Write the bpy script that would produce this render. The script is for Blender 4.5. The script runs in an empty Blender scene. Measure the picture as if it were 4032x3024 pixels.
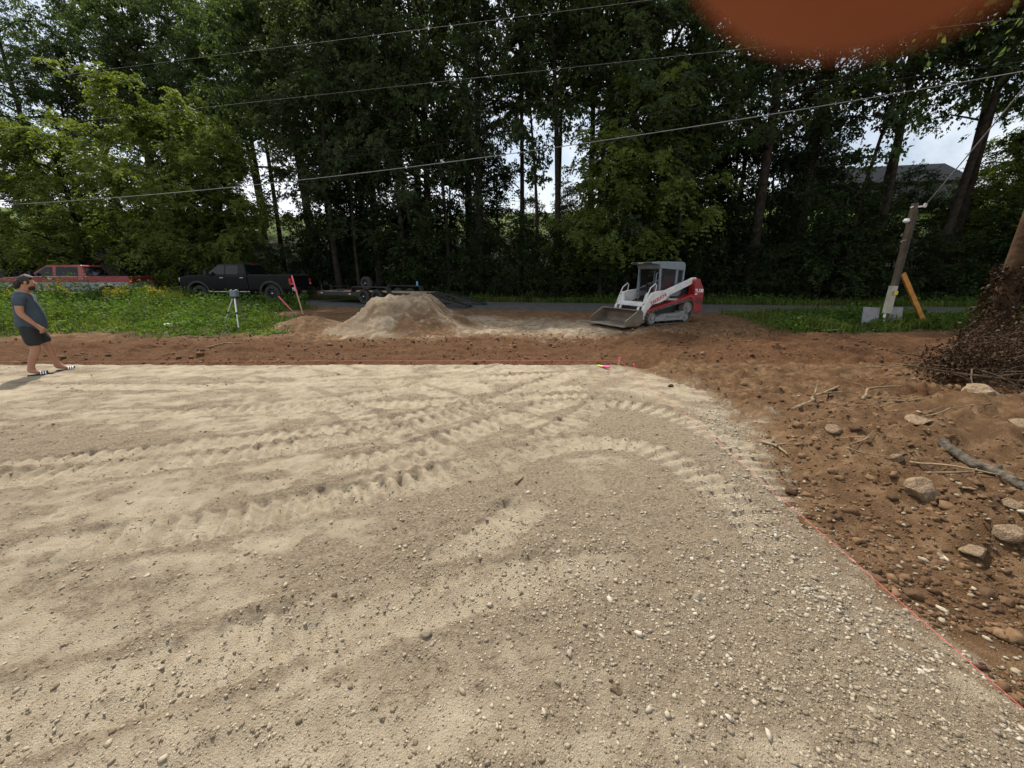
import bpy, bmesh, math, random
import numpy as np
from mathutils import Vector, Matrix, Euler

# ------------------------------------------------------------------ camera, world, sun, exposure
R = math.radians
scene = bpy.context.scene
COL = scene.collection
cam_d = bpy.data.cameras.new('camera')
cam = bpy.data.objects.new('camera', cam_d)
COL.objects.link(cam)
cam.location = (0, 0, 1.70)
cam.rotation_euler = (R(90 - 15.7), 0, 0)
cam_d.sensor_width = 36.0
cam_d.lens = 13.56
cam_d.clip_start = 0.004
cam_d.clip_end = 3000
cam_d.dof.use_dof = True
cam_d.dof.focus_distance = 6.0
cam_d.dof.aperture_fstop = 5.5
scene.camera = cam

SUN_AZ, SUN_EL = -24.0, 54.0           # degrees: clockwise from +Y, above the horizon
world = bpy.data.worlds.new('World')
scene.world = world
world.use_nodes = True
wt = world.node_tree
wn, wl = wt.nodes, wt.links
wn.clear()
w_out = wn.new('ShaderNodeOutputWorld')
w_bg = wn.new('ShaderNodeBackground')
w_sky = wn.new('ShaderNodeTexSky')
w_sky.sky_type = 'NISHITA'
w_sky.sun_disc = False
w_sky.sun_elevation = R(SUN_EL)
w_sky.sun_rotation = R(SUN_AZ)
w_sky.air_density = 1.2
w_sky.dust_density = 2.5
w_sky.altitude = 300
w_tc = wn.new('ShaderNodeTexCoord')
w_no = wn.new('ShaderNodeTexNoise')
w_no.inputs['Scale'].default_value = 2.6
w_no.inputs['Detail'].default_value = 9
w_no.inputs['Roughness'].default_value = 0.58
w_rm = wn.new('ShaderNodeValToRGB')
w_rm.color_ramp.elements[0].position = 0.40
w_rm.color_ramp.elements[0].color = (0.25, 0.25, 0.25, 1)
w_rm.color_ramp.elements[1].position = 0.56
w_rm.color_ramp.elements[1].color = (1, 1, 1, 1)
w_mx = wn.new('ShaderNodeMixRGB')
w_mx.inputs['Color2'].default_value = (9.0, 9.4, 10.0, 1)
wl.new(w_tc.outputs['Generated'], w_no.inputs['Vector'])
wl.new(w_no.outputs['Fac'], w_rm.inputs['Fac'])
wl.new(w_rm.outputs['Color'], w_mx.inputs['Fac'])
wl.new(w_sky.outputs['Color'], w_mx.inputs['Color1'])
wl.new(w_mx.outputs['Color'], w_bg.inputs['Color'])
w_bg.inputs['Strength'].default_value = 0.088
wl.new(w_bg.outputs['Background'], w_out.inputs['Surface'])

sun_d = bpy.data.lights.new('sun', 'SUN')
sun_d.energy = 4.8
sun_d.angle = R(1.5)
sun_d.color = (1.0, 0.95, 0.86)
sun = bpy.data.objects.new('sun', sun_d)
COL.objects.link(sun)
_sd = Vector((math.sin(R(SUN_AZ)) * math.cos(R(SUN_EL)), math.cos(R(SUN_AZ)) * math.cos(R(SUN_EL)), math.sin(R(SUN_EL))))
sun.rotation_euler = _sd.to_track_quat('Z', 'Y').to_euler()
sun.location = (0, 0, 40)

scene.view_settings.view_transform = 'Standard'
scene.view_settings.look = 'None'
scene.view_settings.gamma = 1.0
scene.view_settings.exposure = 0.48
scene.render.engine = 'CYCLES'
scene.cycles.max_bounces = 5
scene.cycles.diffuse_bounces = 2
scene.cycles.glossy_bounces = 2
scene.cycles.transmission_bounces = 4
scene.cycles.use_denoising = True
try:
    scene.cycles.denoiser = 'OPENIMAGEDENOISE'
except Exception:
    pass

# ------------------------------------------------------------------ numeric helpers
def _hash(ix, iy, s):
    h = (ix.astype(np.int64) * 374761393 + iy.astype(np.int64) * 668265263 + s * 974634777) & 0xffffffff
    h = ((h ^ (h >> 13)) * 1274126177) & 0xffffffff
    h = h ^ (h >> 16)
    return (h & 0xffff) / 65535.0

def vnoise(x, y, s=0):
    x = np.asarray(x, float); y = np.asarray(y, float)
    ix = np.floor(x); iy = np.floor(y)
    fx = x - ix; fy = y - iy
    fx = fx * fx * fx * (fx * (fx * 6 - 15) + 10); fy = fy * fy * fy * (fy * (fy * 6 - 15) + 10)
    a = _hash(ix, iy, s); b = _hash(ix + 1, iy, s); c = _hash(ix, iy + 1, s); d = _hash(ix + 1, iy + 1, s)
    return (a * (1 - fx) + b * fx) * (1 - fy) + (c * (1 - fx) + d * fx) * fy

def fbm(x, y, s=0, octv=4, gain=0.5):
    t = 0; a = 1.0; n = 0
    for i in range(octv):
        t = t + a * (vnoise(x * 2 ** i + 17.3 * i, y * 2 ** i - 9.1 * i, s + i) - 0.5); n += a; a *= gain
    return t / n * 2

def sstep(a, b, x):
    t = np.clip((np.asarray(x, float) - a) / (b - a), 0, 1)
    return t * t * (3 - 2 * t)

# ------------------------------------------------------------------ object helpers
def link(o, parent=None):
    COL.objects.link(o)
    if parent is not None:
        o.parent = parent
    return o

def tag(o, label=None, cat=None, group=None, kind=None):
    if label: o['label'] = label
    if cat: o['category'] = cat
    if group: o['group'] = group
    if kind: o['kind'] = kind
    return o

def thing(name, label, cat, loc=(0, 0, 0), rz=0.0, group=None, scale=1.0):
    o = bpy.data.objects.new(name, None)
    o.empty_display_size = 0.1
    COL.objects.link(o)
    o.location = loc
    o.rotation_euler = (0, 0, rz)
    o.scale = (scale, scale, scale)
    return tag(o, label, cat, group)

def mesh_np(name, V, F, mat=None, smooth=False, attrs=None, mat_idx=None):
    """V (n,3), F (m,k) constant k -> mesh datablock"""
    V = np.asarray(V, np.float32); F = np.asarray(F, np.int32)
    me = bpy.data.meshes.new(name)
    m, k = F.shape
    me.vertices.add(len(V)); me.vertices.foreach_set('co', V.ravel())
    me.loops.add(m * k); me.loops.foreach_set('vertex_index', F.ravel())
    me.polygons.add(m)
    me.polygons.foreach_set('loop_start', np.arange(m, dtype=np.int32) * k)
    me.polygons.foreach_set('loop_total', np.full(m, k, np.int32))
    if smooth:
        me.polygons.foreach_set('use_smooth', np.ones(m, bool))
    if attrs:
        for an, (dom, vals) in attrs.items():
            a = me.attributes.new(an, 'FLOAT', dom)
            a.data.foreach_set('value', np.asarray(vals, np.float32))
    me.update(calc_edges=True)
    if mat is not None:
        me.materials.append(mat)
    return me

class MB:
    """collects simple shapes and links them as one mesh object"""
    def __init__(s):
        s.v = []; s.f = []
    def add(s, vs, fs):
        n = len(s.v)
        s.v += [tuple(p) for p in vs]; s.f += [tuple(i + n for i in f) for f in fs]
        return s
    def box(s, c, size, rot=None, taper=(1, 1)):
        x, y, z = [a / 2 for a in size]
        vs = [Vector((sx * x * (taper[0] if sz > 0 else 1), sy * y * (taper[1] if sz > 0 else 1), sz * z)) for sz in (-1, 1) for sy in (-1, 1) for sx in (-1, 1)]
        if rot is not None:
            m = rot if isinstance(rot, Matrix) else Euler(rot).to_matrix()
            vs = [m @ p for p in vs]
        vs = [p + Vector(c) for p in vs]
        return s.add(vs, [(0, 2, 3, 1), (4, 5, 7, 6), (0, 1, 5, 4), (2, 6, 7, 3), (0, 4, 6, 2), (1, 3, 7, 5)])
    def tube(s, pts, r, n=8, cap=True):
        pts = [Vector(p) for p in pts]
        if not hasattr(r, '__len__'): r = [r] * len(pts)
        rings = []; up = None
        for i, p in enumerate(pts):
            d = (pts[min(i + 1, len(pts) - 1)] - pts[max(i - 1, 0)])
            if d.length < 1e-9: d = Vector((0, 0, 1))
            d.normalize()
            if up is None:
                up = d.orthogonal().normalized()
            else:
                up = (up - d * up.dot(d))
                up = up.normalized() if up.length > 1e-6 else d.orthogonal().normalized()
            w = d.cross(up)
            rings.append([p + (up * math.cos(2 * math.pi * k / n) + w * math.sin(2 * math.pi * k / n)) * r[i] for k in range(n)])
        vs = [q for ring in rings for q in ring]; fs = []
        for i in range(len(pts) - 1):
            for k in range(n):
                k2 = (k + 1) % n
                fs.append((i * n + k, i * n + k2, (i + 1) * n + k2, (i + 1) * n + k))
        if cap:
            fs.append(tuple(range(n - 1, -1, -1))); fs.append(tuple((len(pts) - 1) * n + k for k in range(n)))
        return s.add(vs, fs)
    def prism(s, poly, y0, y1, axis='y', inset=0.0):
        """polygon of (x, z) extruded along y"""
        n = len(poly)
        if axis == 'y':
            vs = [(p[0], y0, p[1]) for p in poly] + [(p[0], y1, p[1]) for p in poly]
        elif axis == 'z':
            vs = [(p[0], p[1], y0) for p in poly] + [(p[0], p[1], y1) for p in poly]
        else:
            vs = [(y0, p[0], p[1]) for p in poly] + [(y1, p[0], p[1]) for p in poly]
        fs = [tuple(range(n)), tuple(range(2 * n - 1, n - 1, -1))]
        for i in range(n):
            j = (i + 1) % n
            fs.append((i, i + n, j + n, j))
        return s.add(vs, fs)
    def lathe(s, prof, c, axis='y', n=24):
        """profile of (r, t) turned round an axis through c"""
        vs = []; m = len(prof)
        for k in range(n):
            a = 2 * math.pi * k / n
            for (r, t) in prof:
                u, w = r * math.cos(a), r * math.sin(a)
                p = (u, t, w) if axis == 'y' else ((u, w, t) if axis == 'z' else (t, u, w))
                vs.append((p[0] + c[0], p[1] + c[1], p[2] + c[2]))
        fs = []
        for k in range(n):
            k2 = (k + 1) % n
            for i in range(m - 1):
                fs.append((k * m + i, k * m + i + 1, k2 * m + i + 1, k2 * m + i))
        return s.add(vs, fs)
    def hull8(s, bot, top):
        """four bottom and four top corners, both counter-clockwise"""
        return s.add(list(bot) + list(top), [(3, 2, 1, 0), (4, 5, 6, 7), (0, 1, 5, 4), (1, 2, 6, 5), (2, 3, 7, 6), (3, 0, 4, 7)])
    def build(s, name, mat, parent=None, bevel=0.0, seg=2, smooth=False, fix=True):
        me = bpy.data.meshes.new(name)
        me.from_pydata([tuple(p) for p in s.v], [], s.f)
        if fix:
            bm = bmesh.new(); bm.from_mesh(me)
            bmesh.ops.recalc_face_normals(bm, faces=bm.faces)
            bm.to_mesh(me); bm.free()
        me.materials.append(mat)
        o = link(bpy.data.objects.new(name, me), parent)
        if smooth:
            me.polygons.foreach_set('use_smooth', [True] * len(me.polygons))
        if bevel:
            b = o.modifiers.new('bevel', 'BEVEL')
            b.width = bevel; b.segments = seg; b.limit_method = 'ANGLE'; b.angle_limit = R(32)
            b.harden_normals = False
        return o

def copy_tree(o, parent=None):
    c = o.copy(); COL.objects.link(c); c.parent = parent
    for ch in list(o.children):
        copy_tree(ch, c)
    return c

# ------------------------------------------------------------------ materials
MATS = {}
def _pri(m):
    return next(n for n in m.node_tree.nodes if n.type == 'BSDF_PRINCIPLED')

def pmat(name, col, rough=0.5, metal=0.0, var=0.18, scale=6.0, bump=0.0, bscale=40.0, spec=0.5, coat=0.0, dust=0.0, dustcol=(0.30, 0.25, 0.18), emit=None):
    """principled with noise variation, optional bump and settled dust"""
    m = bpy.data.materials.new(name); m.use_nodes = True
    nt = m.node_tree; N = nt.nodes; L = nt.links
    b = _pri(m)
    tc = N.new('ShaderNodeTexCoord')
    no = N.new('ShaderNodeTexNoise'); no.inputs['Scale'].default_value = scale; no.inputs['Detail'].default_value = 6
    L.new(tc.outputs['Object'], no.inputs['Vector'])
    rp = N.new('ShaderNodeValToRGB')
    lo = [max(0, c * (1 - var)) for c in col]; hi = [min(1, c * (1 + var)) for c in col]
    rp.color_ramp.elements[0].position = 0.3; rp.color_ramp.elements[0].color = (*lo, 1)
    rp.color_ramp.elements[1].position = 0.7; rp.color_ramp.elements[1].color = (*hi, 1)
    L.new(no.outputs['Fac'], rp.inputs['Fac'])
    out = rp.outputs['Color']
    if dust:
        n2 = N.new('ShaderNodeTexNoise'); n2.inputs['Scale'].default_value = scale * 1.7; n2.inputs['Detail'].default_value = 8; n2.inputs['Roughness'].default_value = 0.7
        L.new(tc.outputs['Object'], n2.inputs['Vector'])
        r2 = N.new('ShaderNodeValToRGB'); r2.color_ramp.elements[0].position = 0.42; r2.color_ramp.elements[1].position = 0.72
        r2.color_ramp.elements[1].color = (dust, dust, dust, 1)
        L.new(n2.outputs['Fac'], r2.inputs['Fac'])
        mx = N.new('ShaderNodeMixRGB'); mx.inputs['Color2'].default_value = (*dustcol, 1)
        L.new(r2.outputs['Color'], mx.inputs['Fac']); L.new(out, mx.inputs['Color1'])
        out = mx.outputs['Color']
    L.new(out, b.inputs['Base Color'])
    b.inputs['Roughness'].default_value = rough
    b.inputs['Metallic'].default_value = metal
    b.inputs['Specular IOR Level'].default_value = spec
    b.inputs['Coat Weight'].default_value = coat
    if bump:
        n3 = N.new('ShaderNodeTexNoise'); n3.inputs['Scale'].default_value = bscale; n3.inputs['Detail'].default_value = 5
        L.new(tc.outputs['Object'], n3.inputs['Vector'])
        bp = N.new('ShaderNodeBump'); bp.inputs['Strength'].default_value = bump; bp.inputs['Distance'].default_value = 0.02
        L.new(n3.outputs['Fac'], bp.inputs['Height']); L.new(bp.outputs['Normal'], b.inputs['Normal'])
    MATS[name] = m
    return m

def leafmat(name, dark, light, trans=0.35, rough=0.55, tint=(1.25, 1.2, 0.45), spec=0.08):
    """leaf: diffuse + translucent + faint gloss, coloured by a per-leaf random value"""
    m = bpy.data.materials.new(name); m.use_nodes = True
    nt = m.node_tree; N = nt.nodes; L = nt.links
    b = _pri(m)
    out = next(n for n in N if n.type == 'OUTPUT_MATERIAL')
    at = N.new('ShaderNodeAttribute'); at.attribute_name = 'rnd'
    rp = N.new('ShaderNodeValToRGB')
    rp.color_ramp.elements[0].color = (*dark, 1); rp.color_ramp.elements[1].color = (*light, 1)
    oi = N.new('ShaderNodeObjectInfo')
    hs = N.new('ShaderNodeHueSaturation')
    mr = N.new('ShaderNodeMapRange'); mr.inputs['To Min'].default_value = 0.75; mr.inputs['To Max'].default_value = 1.25
    L.new(oi.outputs['Random'], mr.inputs['Value']); L.new(mr.outputs['Result'], hs.inputs['Value'])
    L.new(at.outputs['Fac'], rp.inputs['Fac']); L.new(rp.outputs['Color'], hs.inputs['Color'])
    L.new(hs.outputs['Color'], b.inputs['Base Color'])
    b.inputs['Roughness'].default_value = rough
    b.inputs['Specular IOR Level'].default_value = spec
    tr = N.new('ShaderNodeBsdfTranslucent')
    mt = N.new('ShaderNodeMixRGB'); mt.blend_type = 'MULTIPLY'; mt.inputs['Fac'].default_value = 1; mt.inputs['Color2'].default_value = (*tint, 1)
    L.new(hs.outputs['Color'], mt.inputs['Color1']); L.new(mt.outputs['Color'], tr.inputs['Color'])
    ms = N.new('ShaderNodeMixShader'); ms.inputs['Fac'].default_value = trans
    L.new(b.outputs['BSDF'], ms.inputs[1]); L.new(tr.outputs['BSDF'], ms.inputs[2]); L.new(ms.outputs['Shader'], out.inputs['Surface'])
    MATS[name] = m
    return m

def nd(N, t, **kw):
    n = N.new(t)
    for k, v in kw.items():
        if k in n.inputs: n.inputs[k].default_value = v
        else: setattr(n, k, v)
    return n

def ramp(N, L, src, stops):
    r = N.new('ShaderNodeValToRGB')
    e = r.color_ramp.elements
    while len(e) < len(stops): e.new(0.5)
    for i, (p, c) in enumerate(stops):
        e[i].position = p; e[i].color = (*c, 1) if len(c) == 3 else c
    L.new(src, r.inputs['Fac'])
    return r.outputs['Color']

def mixc(N, L, fac, a, b, blend='MIX'):
    m = N.new('ShaderNodeMixRGB'); m.blend_type = blend
    for s, v in (('Fac', fac), ('Color1', a), ('Color2', b)):
        if isinstance(v, (int, float)): m.inputs[s].default_value = v
        elif isinstance(v, tuple): m.inputs[s].default_value = (*v, 1)
        else: L.new(v, m.inputs[s])
    return m.outputs['Color']

def noise(N, L, vec, scale, detail=6, rough=0.55, dist=0.0):
    n = N.new('ShaderNodeTexNoise'); n.inputs['Scale'].default_value = scale; n.inputs['Detail'].default_value = detail
    n.inputs['Roughness'].default_value = rough; n.inputs['Distortion'].default_value = dist
    L.new(vec, n.inputs['Vector'])
    return n.outputs['Fac']

def attr(N, name):
    a = N.new('ShaderNodeAttribute'); a.attribute_name = name
    return a.outputs['Fac']

G = (0.0, 0.0, 0.0); W = (1.0, 1.0, 1.0)
def ground_material(name, gravelly):
    m = bpy.data.materials.new(name); m.use_nodes = True
    nt = m.node_tree; N = nt.nodes; L = nt.links; b = _pri(m)
    tc = N.new('ShaderNodeTexCoord'); v = tc.outputs['Object']
    big = noise(N, L, v, 0.9, 5, 0.6, 0.6); mid = noise(N, L, v, 5.0, 7, 0.65, 0.4); fine = noise(N, L, v, 38.0, 6, 0.7); grit = noise(N, L, v, 150.0, 3, 0.7)
    vo = N.new('ShaderNodeTexVoronoi'); vo.inputs['Scale'].default_value = 75; vo.inputs['Randomness'].default_value = 1
    L.new(v, vo.inputs['Vector'])
    # brown clay dirt
    dirt = ramp(N, L, mid, [(0.25, (0.050, 0.028, 0.014)), (0.5, (0.150, 0.084, 0.040)), (0.78, (0.310, 0.200, 0.110))])
    dk = nd(N, 'ShaderNodeMath', operation='MULTIPLY_ADD'); L.new(attr(N, 'damp'), dk.inputs[0]); dk.inputs[1].default_value = 0.42; L.new(big, dk.inputs[2])
    dirt = mixc(N, L, ramp(N, L, dk.outputs[0], [(0.50, G), (0.82, (0.8, 0.8, 0.8))]), dirt, mixc(N, L, ramp(N, L, fine, [(0.35, G), (0.65, W)]), (0.034, 0.015, 0.007), (0.165, 0.072, 0.027)))
    # crushed stone fines: pale compacted crust against darker loose stone
    crust = ramp(N, L, mid, [(0.25, (0.29, 0.228, 0.152)), (0.55, (0.47, 0.388, 0.275)), (0.8, (0.62, 0.53, 0.395))])
    loose = ramp(N, L, fine, [(0.25, (0.105, 0.076, 0.050)), (0.5, (0.265, 0.205, 0.138)), (0.8, (0.45, 0.37, 0.262))])
    lf = attr(N, 'loose')
    mth = nd(N, 'ShaderNodeMath', operation='ADD'); L.new(lf, mth.inputs[0])
    sub = nd(N, 'ShaderNodeMath', operation='MULTIPLY_ADD'); sub.inputs[1].default_value = 1.9; sub.inputs[2].default_value = -0.95
    L.new(mid, sub.inputs[0]); L.new(sub.outputs[0], mth.inputs[1])
    grav = mixc(N, L, ramp(N, L, mth.outputs[0], [(0.28, (0.0, 0.0, 0.0)), (0.66, (0.95, 0.95, 0.95))]), crust, loose)
    df = attr(N, 'dirt')
    md = nd(N, 'ShaderNodeMath', operation='ADD'); L.new(df, md.inputs[0]); L.new(sub.outputs[0], md.inputs[1])
    col = mixc(N, L, ramp(N, L, md.outputs[0], [(0.28, G), (0.72, W)]), grav, dirt)
    # soil under grass, leaf litter under trees
    soil = ramp(N, L, fine, [(0.3, (0.03, 0.033, 0.012)), (0.7, (0.085, 0.085, 0.03))])
    col = mixc(N, L, attr(N, 'grass'), col, soil)
    hill = ramp(N, L, mid, [(0.3, (0.045, 0.075, 0.012)), (0.7, (0.095, 0.125, 0.024))])
    col = mixc(N, L, attr(N, 'meadow'), col, hill)
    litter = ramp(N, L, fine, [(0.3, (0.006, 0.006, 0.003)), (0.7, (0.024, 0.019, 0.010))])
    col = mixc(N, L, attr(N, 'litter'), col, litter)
    # little stones in the surface
    chip = ramp(N, L, vo.outputs['Distance'], [(0.10, W), (0.22, G)])
    cm = nd(N, 'ShaderNodeMath', operation='MULTIPLY'); L.new(chip, cm.inputs[0]); L.new(ramp(N, L, fine, [(0.52, G), (0.62, W)]), cm.inputs[1])
    inv = nd(N, 'ShaderNodeMath', operation='SUBTRACT'); inv.inputs[0].default_value = 1.0; L.new(attr(N, 'litter'), inv.inputs[1])
    cm2 = nd(N, 'ShaderNodeMath', operation='MULTIPLY'); L.new(cm.outputs[0], cm2.inputs[0]); L.new(inv.outputs[0], cm2.inputs[1])
    cm3 = nd(N, 'ShaderNodeMath', operation='MULTIPLY'); L.new(cm2.outputs[0], cm3.inputs[0]); cm3.inputs[1].default_value = 0.75
    col = mixc(N, L, cm3.outputs[0], col, (0.46, 0.41, 0.33))
    L.new(col, b.inputs['Base Color'])
    b.inputs['Roughness'].default_value = 0.95; b.inputs['Specular IOR Level'].default_value = 0.15
    h = mixc(N, L, 0.55, mixc(N, L, 0.35, mid, fine), grit)
    h = mixc(N, L, 0.14, h, ramp(N, L, vo.outputs['Distance'], [(0.0, W), (0.5, G)]))
    bp = N.new('ShaderNodeBump'); bp.inputs['Strength'].default_value = 1.0; bp.inputs['Distance'].default_value = 0.05
    L.new(h, bp.inputs['Height']); L.new(bp.outputs['Normal'], b.inputs['Normal'])
    return m

M_ground = ground_material('bare_dirt', False)
M_pad = ground_material('crushed_stone', True)

def stone_material(name, a, bcol):
    m = bpy.data.materials.new(name); m.use_nodes = True
    nt = m.node_tree; N = nt.nodes; L = nt.links; b = _pri(m)
    c = ramp(N, L, attr(N, 'rnd'), [(0.0, a), (1.0, bcol)])
    tc = N.new('ShaderNodeTexCoord')
    f = noise(N, L, tc.outputs['Object'], 60, 5, 0.6)
    c = mixc(N, L, 1.0, c, ramp(N, L, f, [(0.3, (0.72, 0.7, 0.66)), (0.7, (1.1, 1.1, 1.1))]), 'MULTIPLY')
    L.new(c, b.inputs['Base Color']); b.inputs['Roughness'].default_value = 0.9; b.inputs['Specular IOR Level'].default_value = 0.2
    bp = N.new('ShaderNodeBump'); bp.inputs['Strength'].default_value = 0.5; bp.inputs['Distance'].default_value = 0.01
    L.new(f, bp.inputs['Height']); L.new(bp.outputs['Normal'], b.inputs['Normal'])
    MATS[name] = m
    return m

M_stone = stone_material('crushed_gravel', (0.17, 0.132, 0.086), (0.44, 0.375, 0.275))
M_pale = stone_material('pale_gravel', (0.24, 0.20, 0.150), (0.48, 0.43, 0.345))
M_clod = stone_material('clay_clods', (0.065, 0.035, 0.018), (0.20, 0.120, 0.064))
M_rock = pmat('rock', (0.215, 0.155, 0.098), 0.9, var=0.45, scale=7, bump=0.8, bscale=22, spec=0.2, dust=0.5, dustcol=(0.17, 0.09, 0.045))
M_bark = pmat('bark', (0.030, 0.025, 0.019), 0.95, var=0.55, scale=5, bump=1.0, bscale=14, spec=0.1)
M_barkw = pmat('pale_bark', (0.15, 0.125, 0.095), 0.95, var=0.5, scale=5, bump=1.0, bscale=14, spec=0.1)
M_twig = pmat('dark_twigs', (0.085, 0.060, 0.040), 0.9, var=0.5, scale=9, bump=0.6, bscale=30, spec=0.1)
M_stick = pmat('dead_wood', (0.20, 0.145, 0.09), 0.9, var=0.45, scale=9, bump=0.6, bscale=30, spec=0.15)
M_leaf = leafmat('forest_leaf', (0.021, 0.039, 0.018), (0.086, 0.130, 0.052), 0.52)
M_leaf2 = leafmat('dull_leaf', (0.024, 0.040, 0.022), (0.095, 0.130, 0.066), 0.48)
M_under = leafmat('shade_painted_leaf', (0.009, 0.018, 0.007), (0.040, 0.066, 0.020), 0.30)  # darker copy of the forest leaf: lower belt's shade put into the colour
M_bright = leafmat('bright_leaf', (0.060, 0.092, 0.022), (0.185, 0.235, 0.065), 0.50)
M_grass = leafmat('grass_blade', (0.026, 0.052, 0.011), (0.150, 0.190, 0.050), 0.40)
M_weed = leafmat('weed_leaf', (0.026, 0.060, 0.011), (0.130, 0.215, 0.045), 0.40)
M_dead = leafmat('dead_leaf', (0.016, 0.010, 0.006), (0.075, 0.045, 0.025), 0.15, tint=(1.2, 0.9, 0.6))
M_flower = leafmat('yellow_flower', (0.36, 0.24, 0.015), (0.60, 0.42, 0.04), 0.2)
M_asphalt = pmat('asphalt', (0.052, 0.051, 0.050), 0.9, var=0.28, scale=3.0, bump=0.5, bscale=120, spec=0.25, dust=0.35, dustcol=(0.16, 0.135, 0.10))

# ------------------------------------------------------------------ terrain
_rx = np.linspace(-300, 300, 3001)
_ry = np.interp(_rx, [-300, -60, -40, -25, -15, -9, -4, 1, 6, 11, 17, 40, 80, 300], [-20, 17, 21, 22.4, 22.35, 21.3, 19.9, 18.9, 18.0, 17.2, 16.2, 13.5, 9, -30])
_k = np.exp(-np.linspace(-2.2, 2.2, 31) ** 2); _k /= _k.sum()
_ry = np.convolve(np.pad(_ry, 15, mode='edge'), _k, mode='valid')
def road_c(x):
    return np.interp(x, _rx, _ry)
ROAD_HW = 2.35
def road_z(x):
    return np.interp(x, [-40, -16, 0, 20], [0.33, 0.30, 0.33, 0.33])

def right_edge(y):
    return np.interp(y, [-4, 1.0, 2.4, 3.2, 4.2, 5.6, 6.6, 7.4, 9], [2.0, 1.95, 2.0, 2.25, 2.65, 2.95, 2.6, 2.15, 2.1])

def zt(X, Y, detail=True):
    X = np.asarray(X, float); Y = np.asarray(Y, float)
    s = (Y - road_c(X)) * 0.97
    rz = road_z(X)
    # site below the road
    site = -0.03 - 0.11 * sstep(7.3, 7.7, Y) * (1 - sstep(1.8, 4.0, X)) + 0.10 * sstep(8.6, 10.6, Y)
    z = site + (rz - 0.04 - site) * sstep(-9.0, -2.7, s)
    # ruts along the brown strip
    if detail:
        strip = sstep(7.5, 8.0, Y) * (1 - sstep(11.5, 13.5, Y))
        z = z + strip * (0.09 * fbm(X * 0.45, Y * 2.2, 31, 4) + 0.16 * np.clip(fbm(X * 1.6, Y * 3.2, 32, 4, 0.6) - 0.10, 0, 1) + 0.07 * np.abs(fbm(X * 5, Y * 6, 33, 3, 0.65)))
    # mounded rubble to the right
    z = z + 0.34 * np.exp(-((X - 5.0) / 1.5) ** 2 - ((Y - 3.7) / 1.15) ** 2) + 0.42 * np.exp(-((X - 6.4) / 1.6) ** 2 - ((Y - 2.6) / 1.8) ** 2)
    z = z + 0.16 * np.exp(-((X - 3.4) / 0.55) ** 2 - ((Y - 2.7) / 0.9) ** 2) + 0.22 * np.exp(-((X - 3.6) / 0.8) ** 2 - ((Y - 1.2) / 1.0) ** 2)
    z = z - 0.30 * np.exp(-((X - 6.6) / 0.9) ** 2 - ((Y - 5.35) / 0.45) ** 2)
    z = z + 0.14 * np.exp(-((X - 3.3) / 0.5) ** 2 - ((Y - 7.7) / 0.35) ** 2) - 0.10 * np.exp(-((X - 2.6) / 0.6) ** 2 - ((Y - 7.6) / 0.3) ** 2)
    # grass bank on the left
    z = z + 0.10 * sstep(-7.0, -10.0, X) * sstep(10.5, 12.5, Y) * (1 - sstep(-5, -3, s))
    # beyond the road: ditch and wooded hillside
    hz = np.interp(s, [2.4, 3.4, 5, 9, 15, 22, 34, 50, 100, 300], [0, -0.12, 0.15, 1.1, 3.4, 5.9, 9.2, 11.4, 13, 16])
    z = np.where(s > 2.4, rz - 0.04 + hz + 0.5 * fbm(X * 0.07, Y * 0.07, 5, 3) * sstep(8, 20, s), z)
    onroad = 1 - sstep(2.3, 2.9, np.abs(s))
    z = z * (1 - onroad) + (rz - 0.05) * onroad
    # hidden under the stone pad
    inpad = sstep(7.35, 7.2, Y) * sstep(0.0, -0.25, X - right_edge(Y)) * sstep(-15.5, -15.0, X)
    z = z * (1 - inpad) + (-0.16) * inpad
    if detail:
        rough = (1 - onroad) * (1 - inpad)
        rub = sstep(2.3, 3.2, X) * (1 - sstep(7.5, 9.5, Y))
        z = z + rough * (0.035 * fbm(X * 1.7, Y * 1.7, 1, 5, 0.6) + 0.020 * np.abs(fbm(X * 6, Y * 6, 2, 3)) - 0.008)
        z = z + rub * (0.13 * fbm(X * 2.3, Y * 2.3, 3, 5, 0.62) + 0.085 * np.abs(fbm(X * 8, Y * 8, 4, 3, 0.65)) + 0.09 * np.clip(fbm(X * 4.3, Y * 4.3, 6, 4, 0.6) - 0.12, 0, 1))
    return z

def axis_pts(segs):
    out = [segs[0][0]]
    for a, b, st in segs:
        n = max(1, int(round((b - a) / st)))
        out += list(a + (b - a) * (np.arange(1, n + 1) / n))
    return np.array(out)

def grid_mesh(name, xs, ys, zf, mat, attrs=None):
    X, Y = np.meshgrid(xs, ys)
    Z = zf(X, Y)
    V = np.stack([X, Y, Z], -1).reshape(-1, 3)
    nx, ny = len(xs), len(ys)
    i = np.arange(ny - 1)[:, None] * nx + np.arange(nx - 1)[None]
    F = np.stack([i, i + 1, i + nx + 1, i + nx], -1).reshape(-1, 4)
    A = {k: ('POINT', f(X, Y).ravel()) for k, f in (attrs or {}).items()}
    me = mesh_np(name, V, F, mat, smooth=True, attrs=A)
    return link(bpy.data.objects.new(name, me))

def grow(a, b, st, r):
    out = [a]; d = st; sg = 1 if b > a else -1
    while (b - out[-1]) * sg > 0:
        out.append(out[-1] + sg * d); d *= r
    return out[1:]

tx = np.array(sorted(grow(-13, -260, 0.15, 1.13)) + list(axis_pts([(-13, -10, 0.09), (-10, 1.8, 0.065), (1.8, 7.2, 0.035), (7.2, 14, 0.08)])) + grow(14, 260, 0.15, 1.13))
ty = np.array(sorted(grow(0.5, -120, 0.12, 1.2)) + list(axis_pts([(0.5, 7.2, 0.038), (7.2, 10.5, 0.05), (10.5, 16, 0.09), (16, 25, 0.25)])) + grow(25, 320, 0.4, 1.1))

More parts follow.
